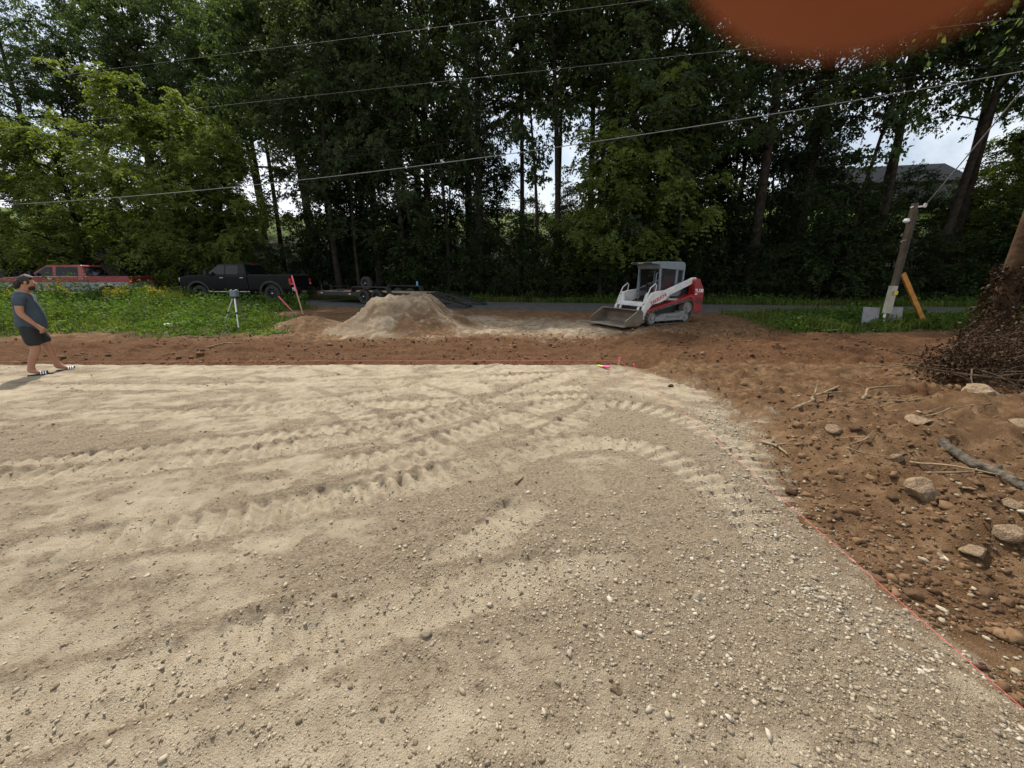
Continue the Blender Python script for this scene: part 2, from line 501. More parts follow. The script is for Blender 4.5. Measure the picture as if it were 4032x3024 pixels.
def a_grass(X, Y):
    n = fbm(X * 0.8, Y * 0.8, 12, 4)
    s = Y - road_c(X)
    left = sstep(-6.2, -7.6, X + 1.2 * n + 2.6 * sstep(13.0, 15.5, Y)) * sstep(10.9, 11.7, Y + 0.5 * n - 0.12 * (X + 10) * 0)
    right = sstep(7.2, 8.8, X + 0.8 * n) * sstep(10.5, 11.3, Y + 0.5 * n)
    far = sstep(2.3, 2.8, s)
    near = (1 - sstep(-2.45, -2.3, s))
    return np.clip((np.maximum(left, right)) * near + far, 0, 1)
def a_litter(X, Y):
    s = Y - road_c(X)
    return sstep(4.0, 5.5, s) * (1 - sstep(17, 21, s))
def a_meadow(X, Y):
    s = Y - road_c(X)
    return sstep(17, 21, s)
def a_dirt(X, Y):
    # stone fines spilled round the heap and under the loader
    n = 0.5 * fbm(X * 0.9, Y * 0.9, 14, 4)
    heap = np.exp(-((X + 2.6) / 4.2) ** 2 - ((Y - 13.2) / 2.0) ** 2)
    apron = np.exp(-((X - 2.2) / 3.6) ** 2 - ((Y - 12.0) / 1.6) ** 2)
    spill = np.exp(-((X - 2.4) / 0.9) ** 2 - ((Y - 5.0) / 2.2) ** 2)
    return np.clip(1.15 - 0.85 * np.clip(heap * 1.2 + apron * 0.8 + spill * 0.9, 0, 1) + 0.5 * n, 0, 1)
def a_damp(X, Y):
    return sstep(7.4, 7.8, Y) * (1 - sstep(9.8, 11.2, Y + 0.6 * fbm(X * 0.5, Y, 36, 3))) + 0.6 * np.exp(-((X - 6.4) / 1.3) ** 2 - ((Y - 5.5) / 0.8) ** 2)
def a_loose(X, Y):
    return 0.55 + 0 * X

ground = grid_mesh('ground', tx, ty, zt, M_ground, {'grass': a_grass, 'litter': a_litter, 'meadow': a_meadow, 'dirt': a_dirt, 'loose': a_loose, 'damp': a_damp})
tag(ground, kind='structure')

# road
rxs = axis_pts([(-240, -40, 4), (-40, 40, 0.5), (40, 240, 4)])
V = []; nrow = 9
for x in rxs:
    yc = float(road_c(x)); t = Vector((0.2, float(road_c(x + 0.1) - road_c(x - 0.1)), 0)).normalized(); nrm = Vector((-t.y, t.x, 0))
    for j in range(nrow):
        u = -1 + 2 * j / (nrow - 1)
        w = ROAD_HW + (0.06 * float(fbm(x * 1.1, u * 3, 55, 3)) if abs(u) > 0.99 else 0)
        p = Vector((x, yc, 0)) + nrm * (u * w)
        V.append((p.x, p.y, float(road_z(x)) + 0.03 * (1 - u * u) - (0.05 if abs(u) > 0.99 else 0)))
n = len(rxs)
F = [(i * nrow + j, (i + 1) * nrow + j, (i + 1) * nrow + j + 1, i * nrow + j + 1) for i in range(n - 1) for j in range(nrow - 1)]
road = link(bpy.data.objects.new('road', mesh_np('road', V, F, M_asphalt, True)))
tag(road, kind='structure')

# stone pad with track prints
TRACKS = [  # (polyline, lug depth, lug pitch, width)
    ([(-1.9, 3.15), (-1.2, 3.45), (-0.55, 3.95), (0.05, 4.55), (0.75, 5.05), (1.55, 5.0), (2.1, 4.4), (2.3, 3.4), (2.25, 2.3)], 0.024, 0.15, 0.36),
    ([(-1.35, 2.75), (-0.7, 3.0), (-0.1, 3.35), (0.5, 3.7), (1.1, 3.75), (1.5, 3.4), (1.72, 2.7), (1.75, 1.8)], 0.022, 0.15, 0.36),
    ([(1.4, 5.8), (0.6, 5.75), (0.1, 5.5)], 0.018, 0.13, 0.34),
]
def resample(pl, st=0.12):
    P = [Vector((*p, 0)) for p in pl]; out = []
    for i in range(len(P) - 1):
        p0 = P[max(i - 1, 0)]; p1 = P[i]; p2 = P[i + 1]; p3 = P[min(i + 2, len(P) - 1)]
        k = max(2, int((p2 - p1).length / st))
        for j in range(k):
            t = j / k
            out.append(0.5 * ((2 * p1) + (p2 - p0) * t + (2 * p0 - 5 * p1 + 4 * p2 - p3) * t * t + (3 * p1 - p0 - 3 * p2 + p3) * t ** 3))
    out.append(P[-1])
    return np.array([(p.x, p.y) for p in out])

PASSES = [  # centre lines of straight passes: both crawlers print
    ([(-10.5, 3.2), (-6, 3.6), (-3, 4.4), (-1, 5.4), (0.6, 7.1)], 0.022), ([(-10.5, 5.3), (-6, 5.25), (-2.5, 5.5), (1.3, 6.1)], 0.018), ([(-9, 1.6), (-5, 2.2), (-2.2, 3.0), (-0.2, 4.2), (1.0, 5.9)], 0.024),
    ([(-5, 0.8), (-2.6, 1.55), (-1.0, 2.3), (-0.1, 3.3)], 0.018), ([(-0.9, 0.75), (0.0, 1.2), (1.0, 1.35)], 0.016), ([(-4.5, 7.0), (-2.6, 5.9), (-0.8, 4.4), (0.2, 3.6)], 0.012),
]
for pl, dep in PASSES:
    q = resample(pl, 0.3); tg_ = np.gradient(q, axis=0); tg_ /= np.linalg.norm(tg_, axis=1, keepdims=True); nn_ = np.stack([-tg_[:, 1], tg_[:, 0]], -1)
    for s_ in (-0.62, 0.62):
        TRACKS.append(([tuple(p) for p in (q + nn_ * s_)], dep, 0.145, 0.34))
TR = []
for pl, dep, pitch, wd in TRACKS:
    q = resample(pl); seg = np.linalg.norm(np.diff(q, axis=0), axis=1); arc = np.concatenate([[0], np.cumsum(seg)])
    TR.append((q, arc, dep, pitch, wd))

def track_field(X, Y):
    """height change and packed-ness from the crawler prints"""
    sh = X.shape; x = X.ravel(); y = Y.ravel()
    dz = np.zeros(len(x)); pk = np.zeros(len(x)); bm_ = np.zeros(len(x))
    for q, arc, dep, pitch, wd in TR:
        lo = q.min(0) - 0.6; hi = q.max(0) + 0.6
        idx = np.where((x > lo[0]) & (x < hi[0]) & (y > lo[1]) & (y < hi[1]))[0]
        if len(idx) == 0: continue
        px, py = x[idx], y[idx]
        best = np.full(len(idx), 1e9); sarc = np.zeros(len(idx)); side = np.zeros(len(idx))
        for i in range(len(q) - 1):
            a = q[i]; d = q[i + 1] - a; L2 = d @ d
            t = np.clip(((px - a[0]) * d[0] + (py - a[1]) * d[1]) / L2, 0, 1)
            ex = px - a[0] - t * d[0]; ey = py - a[1] - t * d[1]
            dd = ex * ex + ey * ey
            up = dd < best
            best = np.where(up, dd, best); sarc = np.where(up, arc[i] + t * math.sqrt(L2), sarc)
            side = np.where(up, np.sign(d[0] * ey - d[1] * ex), side)
        dist = np.sqrt(best)
        w = wd / 2
        wob = 0.02 * fbm(px * 5, py * 5, 71, 2)
        inside = 1 - sstep(w - 0.02, w + 0.02, dist + wob)
        fade = np.clip(0.55 + 1.3 * (fbm(px * 0.9, py * 0.9, 77, 3) + 0.2), 0.15, 1.0) * sstep(0, 0.4, sarc) * sstep(0, 0.4, arc[-1] - sarc)
        lug = 0.5 + 0.5 * np.cos(2 * math.pi * sarc / pitch)
        lug = sstep(0.38, 0.62, lug) * (1 - 0.35 * np.exp(-(dist / 0.05) ** 2))
        berm = np.exp(-((dist - w - 0.055) / 0.05) ** 2) * (0.45 + 0.55 * (side > 0))
        dz[idx] += fade * (inside * (0.18 * dep - dep * 1.45 * lug * (0.75 + 0.5 * vnoise(np.floor(sarc / pitch) * 3.7, sarc * 0, 79))) + berm * dep * 1.1 * (0.45 + 1.5 * fbm(px * 9, py * 9, 73, 3)))
        pk[idx] = np.maximum(pk[idx], inside * fade)
        bm_[idx] = np.maximum(bm_[idx], berm * fade)
    return dz.reshape(sh), pk.reshape(sh), bm_.reshape(sh)

def loose_mask(X, Y):
    n = fbm(X * 0.55 + 3.1, Y * 0.8, 21, 4)
    w = 0.9 * np.exp(-((X - 1.55) / 0.45) ** 2) * sstep(0.4, 1.2, Y) * (1 - sstep(4.5, 6, Y))
    p = 0.8 * np.exp(-((X - 0.75) / 0.6) ** 2 - ((Y - 1.75) / 0.45) ** 2)
    l = 0.7 * np.exp(-((X + 5.2) / 2.2) ** 2 - ((Y - 3.4) / 0.8) ** 2)
    c = 0.5 * np.exp(-((X + 0.2) / 1.2) ** 2 - ((Y - 2.2) / 0.55) ** 2)
    n2 = fbm(X * 1.9 + 3.1, Y * 3.0, 22, 4, 0.6)
    n3 = fbm(X * 4.5, Y * 5.5, 23, 3, 0.6)
    return np.clip(0.46 + 0.42 * n + 0.45 * n2 + 0.40 * n3 + w + p + l + c, 0, 1)

_cache = {}
def pad_z(X, Y):
    X = np.asarray(X, float); Y = np.asarray(Y, float)
    dz, pk, br = track_field(X, Y)
    lm = loose_mask(X, Y)
    u = X * 0.94 + Y * 0.34; v = Y * 0.94 - X * 0.34
    lft = 0.45 + 0.75 * sstep(1.2, -0.8, X)
    z = 0.018 * fbm(X * 0.6, Y * 0.6, 41, 3) + 0.010 * fbm(X * 2.4, Y * 3.2, 42, 4) + 0.010 * fbm(X * 9, Y * 10, 43, 3, 0.7) * (0.6 + lm) * (1 - 0.4 * pk)
    z = z + lft * (0.020 * fbm(u * 1.3, v * 4.2, 48, 4, 0.6) + 0.030 * np.clip(fbm(u * 3.0, v * 6.5, 49, 3, 0.6) - 0.15, 0, 1) - 0.030 * np.clip(fbm(u * 2.2 + 7, v * 5.5, 50, 3, 0.6) - 0.22, 0, 1))
    z = z + dz
    # clumps pushed up in rows
    z = z + 0.030 * np.clip(fbm(X * 1.4 + Y * 0.7, Y * 2.2 - X * 0.35, 45, 4) - 0.18, 0, 1) * (1 - pk)
    if X.ndim == 2 and X.size > 1000:
        _cache['pk'] = pk; _cache['br'] = br
    e = 0.10 * fbm(X * 1.2, Y * 1.2, 47, 4)
    er = X - right_edge(Y) + 2.2 * e
    z = z - 0.05 * sstep(-0.25, 0.7, er) - 0.22 * sstep(0.25, 1.3, er)
    ey = Y - 7.42 + 0.25 * e + 0.05 * sstep(1.0, 2.1, X)
    z = z + 0.02 * np.exp(-(ey / 0.15 + 0.9) ** 2) - 0.30 * sstep(-0.02, 0.30, ey)
    z = z - 0.3 * sstep(-14.3, -15.2, X) - 0.2 * sstep(-3.0, -3.8, Y)
    return z
def pa_loose(X, Y):
    return np.clip(loose_mask(X, Y) * (1 - 0.75 * _cache['pk']) + 0.6 * _cache['br'], 0, 1)
def pa_dirt(X, Y):
    er = X - right_edge(Y)
    return np.clip(sstep(-0.35, 0.55, er) * 0.95, 0, 1)
px_ = np.array(sorted(grow(-9, -16, 0.08, 1.1)) + list(axis_pts([(-9, -4.5, 0.04), (-4.5, 3.9, 0.020)])))
py_ = np.array(sorted(grow(0.6, -4, 0.08, 1.15)) + list(axis_pts([(0.6, 5.2, 0.020), (5.2, 7.8, 0.034)])))
zero = lambda X, Y: 0 * X
pad = grid_mesh('gravel_pad', px_, py_, pad_z, M_pad, {'loose': pa_loose, 'dirt': pa_dirt, 'grass': zero, 'litter': zero, 'meadow': zero, 'damp': zero})
tag(pad, kind='structure')

def gz(x, y):
    """height of whatever ground is on top"""
    x = np.atleast_1d(np.asarray(x, float)); y = np.atleast_1d(np.asarray(y, float))
    a = zt(x, y)
    b = np.where((x < 3.8) & (y < 7.8) & (x > -15) & (y > -3.5), pad_z(x, y), -9)
    r = np.where(np.abs(y - road_c(x)) < ROAD_HW - 0.05, road_z(x) + 0.02, -9)
    return np.maximum(np.maximum(a, b), r)
def gz1(x, y):
    return float(gz(x, y)[0])

# ------------------------------------------------------------------ stones

ICOS = {}
for _s in (1, 2):
    _ico = bmesh.new(); bmesh.ops.create_icosphere(_ico, subdivisions=_s, radius=1.0); _ico.verts.index_update()
    ICOS[_s] = (np.array([v.co[:] for v in _ico.verts]), np.array([[v.index for v in f.verts] for f in _ico.faces])); _ico.free()
def scatter_stones(name, x, y, size, mat, seed, sink=0.25, flat=0.62, sub=1):
    ICO_V, ICO_F = ICOS[sub]
    rng = np.random.default_rng(seed)
    n = len(x); z = gz(x, y)
    k = len(ICO_V)
    jit = 1 + rng.uniform(-0.42, 0.34, (n, k, 1)) * (1.0 if sub == 1 else 1.1)
    sc = np.stack([rng.uniform(0.75, 1.35, n), rng.uniform(0.6, 1.0, n), rng.uniform(flat - 0.2, flat + 0.2, n)], -1)[:, None, :]
    v = ICO_V[None] * jit * sc
    a = rng.uniform(0, 2 * np.pi, n); ca, sa = np.cos(a)[:, None], np.sin(a)[:, None]
    t = rng.normal(0, 0.35, n); ct, st = np.cos(t)[:, None], np.sin(t)[:, None]
    vx, vy, vz = v[..., 0], v[..., 1] * ct - v[..., 2] * st, v[..., 1] * st + v[..., 2] * ct
    v = np.stack([vx * ca - vy * sa, vx * sa + vy * ca, vz], -1) * (size[:, None, None] / 2)
    v += np.stack([x, y, z + size * flat * 0.5 * (1 - 2 * sink)], -1)[:, None, :]
    F = (ICO_F[None] + (np.arange(n) * k)[:, None, None]).reshape(-1, 3)
    rn = np.repeat(rng.uniform(0, 1, n) ** 1.2, len(ICO_F))
    me = mesh_np(name, v.reshape(-1, 3), F, mat, attrs={'rnd': ('FACE', rn)})
    return tag(link(bpy.data.objects.new(name, me)), kind='stuff')

rng = np.random.default_rng(7)
# loose crushed stone over the pad, denser in loose patches
n = 64000
y = 1 / rng.uniform(1 / 7.5, 1 / 0.75, n)
x = rng.uniform(-1.45, 1.6, n) * (y + 0.6)
x = np.where(x > right_edge(y) + 0.25, rng.uniform(-1, 1, n) * np.minimum(right_edge(y), 1.4 * y), x)
keep = rng.uniform(0, 1, n) < np.clip(loose_mask(x, y) ** 1.3 * 1.0, 0.30, 1)
x, y = x[keep], y[keep]
size = np.clip(rng.lognormal(math.log(0.0082), 0.48, len(x)), 0.0045, 0.034) * (0.8 + 0.12 * y)
gr = scatter_stones('gravel', x, y, size, M_stone, 1, sink=0.36)
tag(gr, 'loose brown crushed stone strewn over the pad', 'gravel')
# paler, coarser stone along the string line and in the bare patch
n = 5000
t = rng.uniform(0, 1, n)
y = 0.7 + 4.6 * t ** 1.3
x = right_edge(y) - 0.28 + rng.normal(0, 0.22, n) + 0.12 * (y > 2.5)
m = n // 4
x[:m] = rng.normal(0.75, 0.5, m); y[:m] = rng.normal(1.85, 0.33, m)
keep = (y > 0.6) & (x < right_edge(y) + 0.35) & (fbm(x * 2.2, y * 2.2, 91, 3) > -0.28)
x, y = x[keep], y[keep]
size = np.clip(rng.lognormal(math.log(0.0135), 0.45, len(x)), 0.006, 0.042)
pg = scatter_stones('pale_gravel', x, y, size, M_pale, 2, sink=0.36)
tag(pg, 'coarse pale crushed stone in a band beside the pink string', 'gravel')
# clods and chips in the dug ground
def in_dug(x, y):
    return (x > right_edge(np.clip(y, -4, 9)) + 0.15) | (y > 7.75)
n = 32000
y = 1 / rng.uniform(1 / 11.0, 1 / 1.2, n); x = rng.uniform(-1.4, 1.45, n) * (y + 0.4)
ok = in_dug(x, y) & (fbm(x * 1.1, y * 1.1, 95, 3) + 0.25 * (x > 2.5) * (y < 6) > -0.05) & (x < 10)
x, y = x[ok], y[ok]
size = np.clip(rng.lognormal(math.log(0.016), 0.65, len(x)), 0.007, 0.11) * np.interp(y, [1, 3, 6], [0.75, 1.0, 1.3])
big = size > 0.042
cl = scatter_stones('dirt_clods', x[~big], y[~big], size[~big], M_clod, 3, sink=0.36, flat=0.7)
cl2 = scatter_stones('dirt_clods', x[big], y[big], size[big], M_clod, 33, sink=0.48, flat=0.72, sub=2)
tag(cl2, 'larger lumps of brown clay over the dug ground', 'dirt clods')
tag(cl, 'crumbly brown clay clods over the dug ground', 'dirt clods')
n = 4200
x = rng.uniform(-11, 9.5, n); y = rng.uniform(7.65, 11.6, n) 
k = (fbm(x * 0.8, y * 1.8, 96, 4) > -0.10); x, y = x[k], y[k]
size = np.clip(rng.lognormal(math.log(0.036), 0.50, len(x)), 0.018, 0.15)
cl3 = scatter_stones('dirt_clods', x, y, size, M_clod, 35, sink=0.38, flat=0.75)
tag(cl3, 'turned brown clods along the dirt strip beyond the pad', 'dirt clods')
n = 2600
y = 1 / rng.uniform(1 / 9.5, 1 / 1.0, n); x = rng.uniform(-1.3, 1.4, n) * (y + 0.4)
ok = in_dug(x, y) & (x > 2.2) & (x < 9); x, y = x[ok], y[ok]
size = np.clip(rng.lognormal(math.log(0.018), 0.5, len(x)), 0.008, 0.05)
ch = scatter_stones('stone_chips', x, y, size, M_stone, 4, sink=0.2, flat=0.5)
tag(ch, 'scattered pale stone chips lying in the brown rubble', 'stone chips')

def make_rock(name, loc, size, label, mat=M_rock, seed=0, flat=0.7, rz=0.0, sub=3):
    bm = bmesh.new(); bmesh.ops.create_icosphere(bm, subdivisions=sub, radius=0.5)
    r = random.Random(seed)
    planes = [(Vector((r.uniform(-1, 1), r.uniform(-1, 1), r.uniform(-1, 1))).normalized(), r.uniform(0.26, 0.42)) for _ in range(9)]
    for v in bm.verts:
        for nrm, d in planes:
            k = v.co.dot(nrm)
            if k > d: v.co -= nrm * (k - d) * 0.98
        h = float(fbm(np.array([v.co.x * 5 + seed]), np.array([v.co.y * 5 + v.co.z * 4]), 5, 3)[0])
        v.co *= 1 + 0.10 * h
        v.co.z *= flat
    me = bpy.data.meshes.new(name); bm.to_mesh(me); bm.free(); me.materials.append(mat)
    o = link(bpy.data.objects.new(name, me))
    size *= 0.82
    o.scale = (size * 1.15, size * 0.95, size); o.rotation_euler = (0, 0, rz)
    zmin = min(v.co.z for v in me.vertices) * size
    o.location = (loc[0], loc[1], gz1(loc[0], loc[1]) - zmin - 0.40 * size * flat)
    return tag(o, label, 'rock')

make_rock('rock', (3.06, 2.56), 0.27, 'large angular tan rock standing among roots near the grey log', seed=3, flat=0.95, rz=0.4)
make_rock('dirt_clod', (5.55, 4.35), 0.50, 'big crumbly tan clod on the rubble mound under the brush pile', seed=5, flat=0.62, rz=0.2)
make_rock('rock', (3.35, 3.75), 0.19, 'greyish round rock in the rubble below the slab shaped rock', M_rock, 8, 0.85)
make_rock('rock', (4.0, 3.55), 0.27, 'brown slab shaped rock lying flat on the rubble mound', seed=9, flat=0.45, rz=0.5)
make_rock('rock', (3.05, 2.05), 0.20, 'rounded brown rock just below the large angular rock', seed=12, flat=0.75)
make_rock('rock', (2.84, 2.0), 0.16, 'small brown rock at the foot of the dug bank', seed=13, flat=0.7)
make_rock('rock', (3.3, 2.25), 0.17, 'tan rock beside the lower end of the grey log', seed=14, flat=0.6)
make_rock('rock', (3.32, 3.02), 0.13, 'knobbly rock beside the upper end of the grey log', M_rock, 15, 0.8)
make_rock('rock', (5.35, 5.3), 0.17, 'round yellowish rock in the hollow below the brush pile', seed=17, flat=0.9)
make_rock('rock', (4.75, 3.35), 0.30, 'wide flat brown rock high on the rubble mound', seed=18, flat=0.35)
make_rock('rock', (2.52, 5.9), 0.11, 'single dark lump on the pale stone near the tangled roots', M_clod, 19, 0.9)
make_rock('rock', (3.28, 1.75), 0.15, 'flat pinkish stone by the green sprouts near the pink string', seed=21, flat=0.3)
make_rock('rock', (0.44, 1.22), 0.055, 'brown stone alone on smooth pale crust', M_rock, 22, 0.85)
make_rock('rock', (-0.42, 1.48), 0.066, 'white broken stone in a pair on the pad', M_pale, 24, 0.9)
make_rock('rock', (1.02, 1.72), 0.085, 'largest pale rounded stone in the coarse gravel patch', M_pale, 26, 0.7)

# ------------------------------------------------------------------ heaps of stone fines
def heap(name, label, cx, cy, rx, ry, h, top, seed, cat='dirt pile'):
    nr, na = 46, 120
    V = []; loose = []
    for i in range(nr):
        u = i / (nr - 1) * 1.12
        for j in range(na):
            a = 2 * math.pi * j / na
            ca, sa = math.cos(a), math.sin(a)
            wob = 1 + 0.16 * float(fbm(np.array([ca * 1.3 + seed]), np.array([sa * 1.3]), 61, 3)[0])
            V.append((ca * rx * u * wob, sa * ry * u * wob, u))
    V = np.array(V)
    X = V[:, 0] + cx; Y = V[:, 1] + cy; u = V[:, 2]
    prof = np.interp(u, [0, top, top + 0.06, 0.55, 0.8, 1.0, 1.12], [1.0, 0.985, 0.94, 0.50, 0.17, 0.02, -0.08])
    g = zt(X, Y, False)
    Z = g * (1 - 0.0) + h * prof
    Z += (0.16 * fbm(X * 1.3 + seed, Y * 1.3, 62, 4) + 0.14 * np.abs(fbm(X * 4, Y * 4, 63, 4, 0.65))) * np.clip(prof * 2.2, 0, 1) * h * 0.9
    # slumped gullies running down the flank
    ang = np.arctan2(V[:, 1], V[:, 0])
    Z += 0.09 * h * np.sin(ang * 9 + 2.2 * fbm(X, Y, 64, 2)) * np.clip(prof * 3, 0, 1) * (1 - prof)
    F = []
    for i in range(nr - 1):
        for j in range(na):
            j2 = (j + 1) % na
            F.append((i * na + j, (i + 1) * na + j, (i + 1) * na + j2, i * na + j2))
    P = np.stack([V[:, 0], V[:, 1], Z - float(zt(np.array([cx]), np.array([cy]), False)[0])], -1)
    nn = len(P)
    me = mesh_np(name, P, F, M_pad, True, attrs={'loose': ('POINT', 0.75 + 0.4 * fbm(X * 2, Y * 2, 66, 3)), 'dirt': ('POINT', np.clip(0.52 + 0.6 * fbm(X * 0.8, Y * 0.8, 67, 3), 0, 1)),
                                                   'grass': ('POINT', np.zeros(nn)), 'litter': ('POINT', np.zeros(nn)), 'meadow': ('POINT', np.zeros(nn)), 'damp': ('POINT', np.zeros(nn))})
    o = link(bpy.data.objects.new(name, me))
    o.location = (cx, cy, float(zt(np.array([cx]), np.array([cy]), False)[0]))
    return tag(o, label, cat)

heap('stone_heap', 'tall flat topped heap of tan crushed stone in front of the trailer', -3.5, 12.55, 2.65, 1.85, 1.02, 0.30, 3)
heap('stone_heap', 'low rounded mound of tan crushed stone beside the tall heap', -6.75, 12.75, 1.5, 0.95, 0.40, 0.12, 8)

# ------------------------------------------------------------------ foliage tools
def leaf_arrays(P, D, Ln, rng, wid=0.30, fold=0.10):
    """P base points, D axis directions, Ln lengths -> verts and quads"""
    n = len(P)
    rv = rng.normal(size=(n, 3))
    w = np.cross(D, rv); w /= np.linalg.norm(w, axis=1, keepdims=True) + 1e-9
    nrm = np.cross(w, D)
    L = Ln[:, None]
    mid = P + D * L * 0.45
    V = np.stack([P, mid + w * L * wid + nrm * L * fold, P + D * L, mid - w * L * wid + nrm * L * fold], 1).reshape(-1, 3)
    F = np.arange(n * 4).reshape(n, 4)
    return V, F

def unit(a):
    return a / (np.linalg.norm(a, axis=1, keepdims=True) + 1e-9)

def leaf_mesh(name, P, D, Ln, mat, rng, wid=0.30, rnd=None):
    V, F = leaf_arrays(P, D, Ln, rng, wid)
    if rnd is None: rnd = rng.uniform(0, 1, len(P))
    return mesh_np(name, V, F, mat, attrs={'rnd': ('FACE', rnd)})

def sprays(P, D, Ln, rng, pairs=6, leaflet=0.16, droop=0.5):
    """feather-like compound leaves: returns leaflet base, direction, length"""
    n = len(P); out_p = []; out_d = []; out_l = []
    side = unit(np.cross(D, np.array([0, 0, 1.0])[None] + rng.normal(0, 0.25, (n, 3))))
    for k in range(pairs):
        t = (k + 0.6) / pairs
        q = P + D * (Ln * t)[:, None]; q[:, 2] -= droop * Ln * t * t
        ax = D.copy(); ax[:, 2] -= droop * 1.6 * t; ax = unit(ax)
        for sgn in (-1, 1):
            d = unit(ax * 0.55 + side * sgn * 0.9 + rng.normal(0, 0.16, (n, 3)) - np.array([0, 0, 0.25]))
            out_p.append(q); out_d.append(d); out_l.append(np.full(n, leaflet * (1.0 - 0.45 * abs(t - 0.45))) * rng.uniform(0.8, 1.2, n))
    return np.concatenate(out_p), np.concatenate(out_d), np.concatenate(out_l)

def tree_variant(seed, H, tr, base, cr, n_br, n_leaf, leaf, style='broad', leafm=None, barkm=None, lean=0.3, droop=0.45, vine=0, flat=0.6, spread=0.75, top=0.35, fork=False, ccount=6):
    """returns (trunk mesh, crown mesh) in local space, origin at the foot"""
    rnd = random.Random(seed); rng = np.random.default_rng(seed)
    mb = MB()
    npt = 9
    la = rnd.uniform(0, 6.28); wx, wy = rnd.uniform(-1, 1), rnd.uniform(-1, 1)
    def tp(t):
        return Vector((math.cos(la) * lean * t * t + 0.18 * wx * math.sin(t * 5), math.sin(la) * lean * t * t + 0.18 * wy * math.sin(t * 4 + 1), H * t - 0.25 * (1 - t)))
    tpts = [tp(i / npt) for i in range(npt + 1)]
    trad = [tr * (1.35 if i == 0 else 1.0) * (1 - 0.86 * i / npt) + 0.012 for i in range(npt + 1)]
    mb.tube(tpts, trad, 9)
    centers = []; outw = []
    for i in range(n_br):
        f = (i + rnd.random()) / n_br
        t = base + (0.97 - base) * f
        p0 = tp(t)
        a = i * 2.4 + rnd.uniform(-0.6, 0.6)
        prof = math.sin(math.pi * min(1, 0.18 + 0.82 * f)) ** 0.7 if f > 0 else 0.4
        ln = cr * (top + (1 - top) * prof) * rnd.uniform(0.7, 1.15)
        el = R(rnd.uniform(12, 48)) + f * 0.35
        d = Vector((math.cos(a) * math.cos(el), math.sin(a) * math.cos(el), math.sin(el)))
        pts = []; 
        for k in range(5):
            u = k / 4
            q = p0 + d * ln * u; q.z -= droop * ln * 0.55 * u * u
            q += Vector((rnd.uniform(-1, 1), rnd.uniform(-1, 1), rnd.uniform(-1, 1))) * 0.06 * ln * (u > 0)
            pts.append(q)
        r0 = max(0.02, tr * (1 - 0.86 * t) * 0.55)
        mb.tube(pts, [r0 * (1 - 0.8 * k / 4) + 0.006 for k in range(5)], 5, cap=False)
        for k in range(ccount):
            u = 0.35 + 0.65 * (k + rnd.random()) / ccount
            q = pts[min(3, int(u * 4))].lerp(pts[min(4, int(u * 4) + 1)], u * 4 - int(u * 4))
            off = Vector((rnd.gauss(0, 1), rnd.gauss(0, 1), rnd.gauss(0, 0.6))) * 0.20 * ln
            c = q + off
            if off.length > 0.25:
                mb.tube([q, q.lerp(c, 0.5) + Vector((0, 0, 0.05)), c], [0.016, 0.011, 0.005], 3, cap=False)
            centers.append(c); outw.append((c - tp(min(1, t))).normalized())
    C = np.array([c[:] for c in centers]); O = np.array([c[:] for c in outw])
    ci = rng.integers(0, len(C), n_leaf)
    csz = rng.uniform(0.55, 1.2, len(C)) * spread
    # every clump is a fan of leafy twigs
    ntw = 9
    TD = unit(O[:, None, :].repeat(ntw, 1).reshape(-1, 3) * 0.45 + rng.normal(size=(len(C) * ntw, 3)) * np.array([1, 1, flat]) + np.array([0, 0, -0.25 * droop]))
    TL = rng.uniform(0.55, 1.45, len(C) * ntw) * np.repeat(csz, ntw)
    if style != 'feather':
        for k in range(0, len(TD), 2):
            c0 = Vector(C[k // ntw]); d0 = Vector(TD[k]) * float(TL[k]); s0 = d0.orthogonal().normalized() * 0.007
            e0 = c0 + d0 * 0.5; e1 = c0 + d0 - Vector((0, 0, 0.35 * droop * float(TL[k])))
            mb.add([c0 - s0, c0 + s0, e0 + s0 * 0.7, e0 - s0 * 0.7, e1], [(0, 1, 2, 3), (3, 2, 4)])
    ti = ci * ntw + rng.integers(0, ntw, n_leaf)
    uu = np.sqrt(rng.uniform(0.02, 1, n_leaf))
    P = C[ci] + TD[ti] * (TL[ti] * uu)[:, None] + rng.normal(size=(n_leaf, 3)) * 0.045
    P[:, 2] -= 0.35 * droop * TL[ti] * uu * uu
    D = unit(TD[ti] * 0.5 + rng.normal(size=(n_leaf, 3)) * 0.6 + np.array([0, 0, -0.7]))
    cr_ = rng.uniform(0, 0.55, len(C))
    if style == 'feather':
        D = unit(O[ci] * 0.9 + rng.normal(size=(n_leaf, 3)) * 0.55 + np.array([0, 0, 0.1]))
        P, D, Ln = sprays(P, D, rng.uniform(0.45, 0.8, n_leaf), rng, 6, leaf, 0.7)
        rr = np.clip(np.tile(cr_[ci], 12) + rng.uniform(0, 0.45, len(P)), 0, 1)
    else:
        Ln = leaf * rng.uniform(0.6, 1.35, n_leaf)
        rr = np.clip(cr_[ci] + rng.uniform(0, 0.45, n_leaf), 0, 1)
    if vine:
        # strands of creeper hanging on the stem and from the limbs
        tz = rng.uniform(0.12, 0.9, vine) 
        idx = np.minimum((tz * npt).astype(int), npt - 1)
        TP = np.array([p[:] for p in tpts])
        base_p = TP[idx] + (TP[idx + 1] - TP[idx]) * (tz * npt - idx)[:, None]
        ang = rng.uniform(0, 6.28, vine); rad = np.abs(rng.normal(0.25, 0.42, vine)) * (0.6 + 0.9 * vnoise(tz * 9, ang * 0.8, seed))
        vp = base_p + np.stack([np.cos(ang) * rad, np.sin(ang) * rad, rng.normal(0, 0.3, vine)], -1)
        vd = unit(rng.normal(size=(vine, 3)) * 0.55 + np.array([0, 0, -1.0]))
